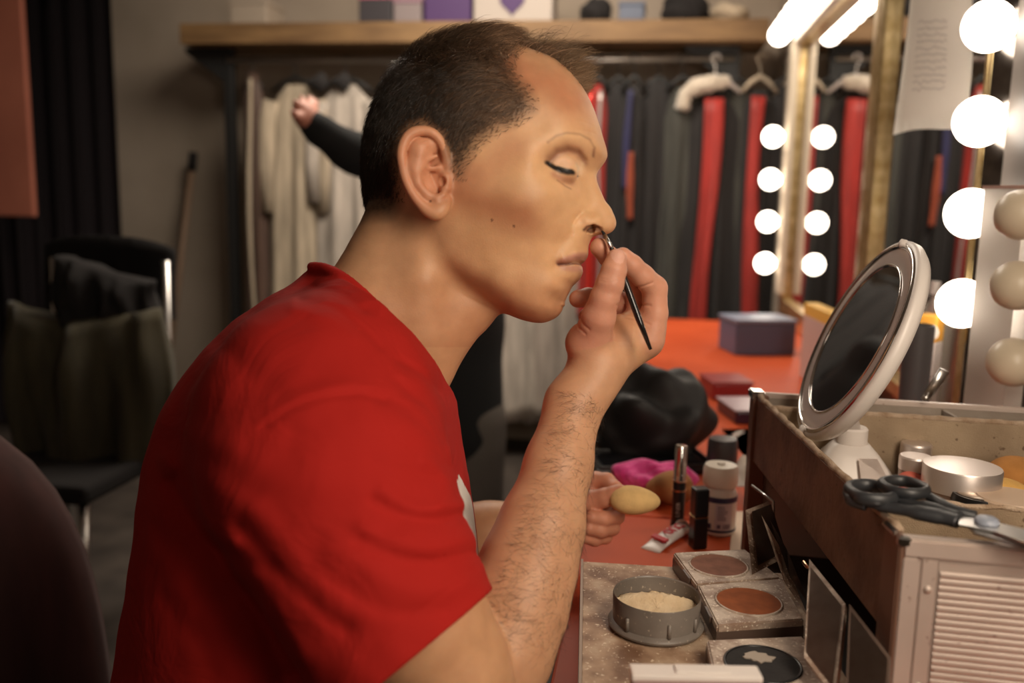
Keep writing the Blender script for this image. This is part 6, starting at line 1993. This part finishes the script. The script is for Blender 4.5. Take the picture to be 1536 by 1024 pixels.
# ---- scissors across the corner of the case
sw = PZ(1400, 762, .962)
scs = thing('scissors', 'black-handled steel scissors lying across the front corner of the case', 'scissors', sw)
def SP(u, v, z): return PZ(u, v, z) - sw
m_grip = mat('black_grip', (.022, .023, .026), rough=.42, build=noisy((.016, .017, .019), (.035, .037, .042), 10, 3))
def loop(bm, pts, rad, z0, z1):
    pp = catmull([SP(u, v, z0 + (z1 - z0) * k / (len(pts) - 1)) for k, (u, v) in enumerate(pts)], 6, closed=True)
    tube(bm, pp, rad, 12, closed=True, flat=1.4, up=(0, 0, 1))
bm = bmesh.new(); loop(bm, [(1272, 734), (1284, 728), (1310, 729), (1338, 740), (1338, 748), (1318, 750), (1290, 746)], .0037, .962, .962)
tube(bm, catmull([SP(1282, 752, .957), SP(1320, 758, .957), SP(1375, 768, .958), SP(1415, 776, .958), SP(1438, 782, .958)], 5), [.004] * 5 + [.006] * 5 + [.0075] * 5 + [.0068] * 6, 12, flat=.7, up=(0, 0, 1))
tube(bm, catmull([SP(1335, 744, .961), SP(1375, 757, .960), SP(1410, 766, .959), SP(1438, 777, .959)], 5), [.0045] * 6 + [.0065] * 10, 12, flat=.7, up=(0, 0, 1))
tube(bm, catmull([SP(1272, 738, .960), SP(1276, 748, .958), SP(1300, 756, .957)], 5), [.004] * 5 + [.005] * 6, 12)
obj('grip', bm, m_grip, scs, smooth=True)
bm = bmesh.new(); loop(bm, [(1322, 726), (1334, 721), (1360, 722), (1386, 732), (1388, 739), (1366, 741), (1338, 736)], .0032, .966, .966)
tube(bm, catmull([SP(1384, 737, .965), SP(1400, 748, .963), SP(1432, 764, .962), SP(1464, 773, .960)], 5), [.0045] * 6 + [.0045] * 10, 12, flat=.7, up=(0, 0, 1))
obj('grip', bm, m_grip, scs, smooth=True)
def blade(bm, pts, z0, th):
    n = len(pts) // 2
    a = [bm.verts.new(SP(u, v, z0)) for u, v in pts]; b = [bm.verts.new(SP(u, v, z0) - Vector((0, 0, th))) for u, v in pts]; k = len(pts)
    bm.faces.new(a); bm.faces.new(list(reversed(b)))
    for i in range(k): bm.faces.new((a[i], a[(i + 1) % k], b[(i + 1) % k], b[i]))
bm = bmesh.new(); blade(bm, [(1440, 772), (1470, 776), (1500, 784), (1548, 796), (1600, 812), (1640, 826), (1600, 822), (1540, 814), (1490, 796), (1438, 786)], .9605, .0016); obj('blade', bm, m_steel, scs)
bm = bmesh.new(); blade(bm, [(1448, 785), (1470, 790), (1500, 799), (1548, 812), (1600, 828), (1600, 832), (1548, 822), (1490, 806), (1462, 798)], .9585, .0016); obj('blade', bm, m_steel, scs)
p = SP(1480, 781, .962); bm = bmesh.new(); lathe(bm, [(0, .0030), (.0055, .0026), (.0078, .0008), (.0078, -.0012)], 28, Matrix.Translation(p)); obj('pivot_screw', bm, mat('blue_grey_pivot', (.28, .31, .38), rough=.4), scs, smooth=True)
bm = bmesh.new(); lathe(bm, [(.0065, .0), (.0065, -.003), (0, -.003)], 24, Matrix.Translation(SP(1477, 792, .957))); obj('pivot_base', bm, m_grip, scs, smooth=True)

# ---- the brush
brush = thing('makeup_brush', 'thin black make-up brush held between thumb and fingers at the nostril', 'brush', P(925, 385, .752))
bw = Vector(brush.location)
pb = [P(907, 352, .762) - bw, P(917, 372, .757) - bw, P(936, 418, .746) - bw, P(958, 478, .742) - bw, P(976, 524, .742) - bw]
bm = bmesh.new(); tube(bm, pb[1:], [.0020, .0029, .0028, .0014], 14); obj('handle', bm, mat('black_lacquer', (.012, .011, .011), rough=.18, coat=.5), brush, smooth=True)
bm = bmesh.new(); tube(bm, [pb[0], pb[1] * 1.0], [.0016, .0021], 12); obj('ferrule', bm, m_steel, brush, smooth=True)
bm = bmesh.new(); tube(bm, [P(902, 345, .764) - bw, pb[0]], [.0006, .0016], 10); obj('bristles', bm, m_dark, brush, smooth=True)
# ================================================================ the second person, standing far behind the man's head
PD = 2.5
def bp(u, v, d=PD): return C(u, v, d)
bodyB = Union([chain([bp(674,148), bp(674,190)], [.080, .066], zs=1.2, k=.02), chain([bp(672,205), bp(668,290)], [.052, .058], k=.02), Ell(bp(634,172), (.010, .030, .018)), Ell(bp(714,172), (.010, .030, .018)),
  chain([bp(668,330), bp(668,480), bp(668,640)], [.115, .125, .14], zs=.72, k=.04),
  chain([bp(625,265), bp(668,255), bp(733,265)], [.055, .07, .055], k=.03),
  chain([bp(622,268), bp(540,232, 2.42), bp(520,225, 2.40)], [.052, .042, .038], k=.01), chain([bp(530,230, 2.41), bp(480,196, 2.34), bp(462,180, 2.33)], [.038, .029, .025], k=.01),
  chain([bp(465,184, 2.33), bp(457,172, 2.32)], [.027, .030], k=.01),
  chain([bp(460,178, 2.32), bp(448,160, 2.30), bp(442,152, 2.29)], [.013, .011, .008]), chain([bp(458,172, 2.33), bp(455,156, 2.33), bp(452,146, 2.33)], [.012, .010, .008]),
  chain([bp(464,172, 2.34), bp(464,156, 2.36), bp(463,146, 2.37)], [.012, .010, .008]), chain([bp(470,174, 2.35), bp(473,160, 2.37), bp(474,152, 2.38)], [.011, .009, .007]),
  chain([bp(456,180, 2.30), bp(444,174, 2.27), bp(438,166, 2.26)], [.013, .011, .008]),
  chain([bp(730,275), bp(730,400, 2.5), bp(723,460, 2.5)], [.05, .042, .036], k=.01), chain([bp(723,460, 2.5), bp(680,520, 2.45), bp(650,530, 2.45)], [.036, .028, .026], k=.01),
  chain([bp(650,530, 2.45), bp(640,535, 2.45)], [.028, .022], k=.01),
  chain([bp(638,640), bp(633,900), bp(633,1150)], [.09, .07, .05], k=.02), chain([bp(703,640), bp(708,900), bp(710,1150)], [.09, .07, .05], k=.02),
  chain([bp(633,1160), bp(640,1172, 2.36)], [.045, .035], k=.01), chain([bp(710,1160), bp(720,1172, 2.36)], [.045, .035], k=.01)], .02)
lo, hi = bodyB.lo - .02, bodyB.hi + .02
def build_b(): return surface_net(lambda p, b: bodyB(p, b), *[np.arange(lo[i], hi[i], .008) for i in range(3)])
v2, f2 = bake('personb', build_b)
o2 = P(690, 1180, PD); o2.z = 0
skinb = mat('pink_skin', (.55, .24, .17), rough=.5)
pB = np_mesh('person', v2, f2, skinb, origin=o2); pB.location = o2
tag(pB, 'blurred person in black sleeves far behind, reaching up with one hand to the clothes', 'person')
sw_items = [chain([bp(668,285), bp(668,320), bp(668,480), bp(668,650)], [.105, .150, .155, .16], zs=.80, k=.04), chain([bp(620,270), bp(668,258), bp(736,270)], [.066, .080, .066], k=.03),
  chain([bp(622,268), bp(540,232, 2.42), bp(520,225, 2.40)], [.062, .055, .050], k=.01), chain([bp(530,230, 2.41), bp(480,196, 2.34), bp(468,186, 2.33)], [.050, .040, .035], k=.01),
  chain([bp(730,275), bp(730,400, 2.5), bp(723,460, 2.5)], [.06, .052, .046], k=.01), chain([bp(723,460, 2.5), bp(680,524, 2.45)], [.046, .036], k=.01)]
swb = Union(sw_items, .02)
lo2, hi2 = swb.lo - .02, swb.hi + .02
def build_s(): return surface_net(lambda p, b: swb(p, b), *[np.arange(lo2[i], hi2[i], .009) for i in range(3)])
v3, f3 = bake('sweater', build_s)
np_mesh('black_sweater', v3, f3, mat('black_knit', (.010, .011, .012), rough=.95), pB, origin=o2)
trb = Union([chain([bp(668,630), bp(668,660)], [.165, .16], zs=.75), chain([bp(638,640), bp(633,900), bp(633,1130)], [.10, .08, .065], k=.02), chain([bp(703,640), bp(708,900), bp(710,1130)], [.10, .08, .065], k=.02)], .02)
lo3, hi3 = trb.lo - .02, trb.hi + .02
def build_t(): return surface_net(lambda p, b: trb(p, b), *[np.arange(lo3[i], hi3[i], .010) for i in range(3)])
v4, f4 = bake('trousersb', build_t)
np_mesh('trousers', v4, f4, mat('grey_trousers', (.13, .115, .10), rough=.9), pB, origin=o2)
# dark short hair
hb = Ell(bp(674, 150, PD), (.090, .098, .112))
lo4, hi4 = hb.lo - .02, hb.hi + .02
def build_h(): return surface_net(lambda p, b: np.maximum(hb(p), -((p[:, 1] - bp(0, 172)[1]) + (p[:, 2] + PD) * .75) * .8), *[np.arange(lo4[i], hi4[i], .008) for i in range(3)])
v5, f5 = bake('hairb', build_h)
np_mesh('hair', v5, f5, mat('dark_hair', (.012, .009, .007), rough=.6), pB, origin=o2)
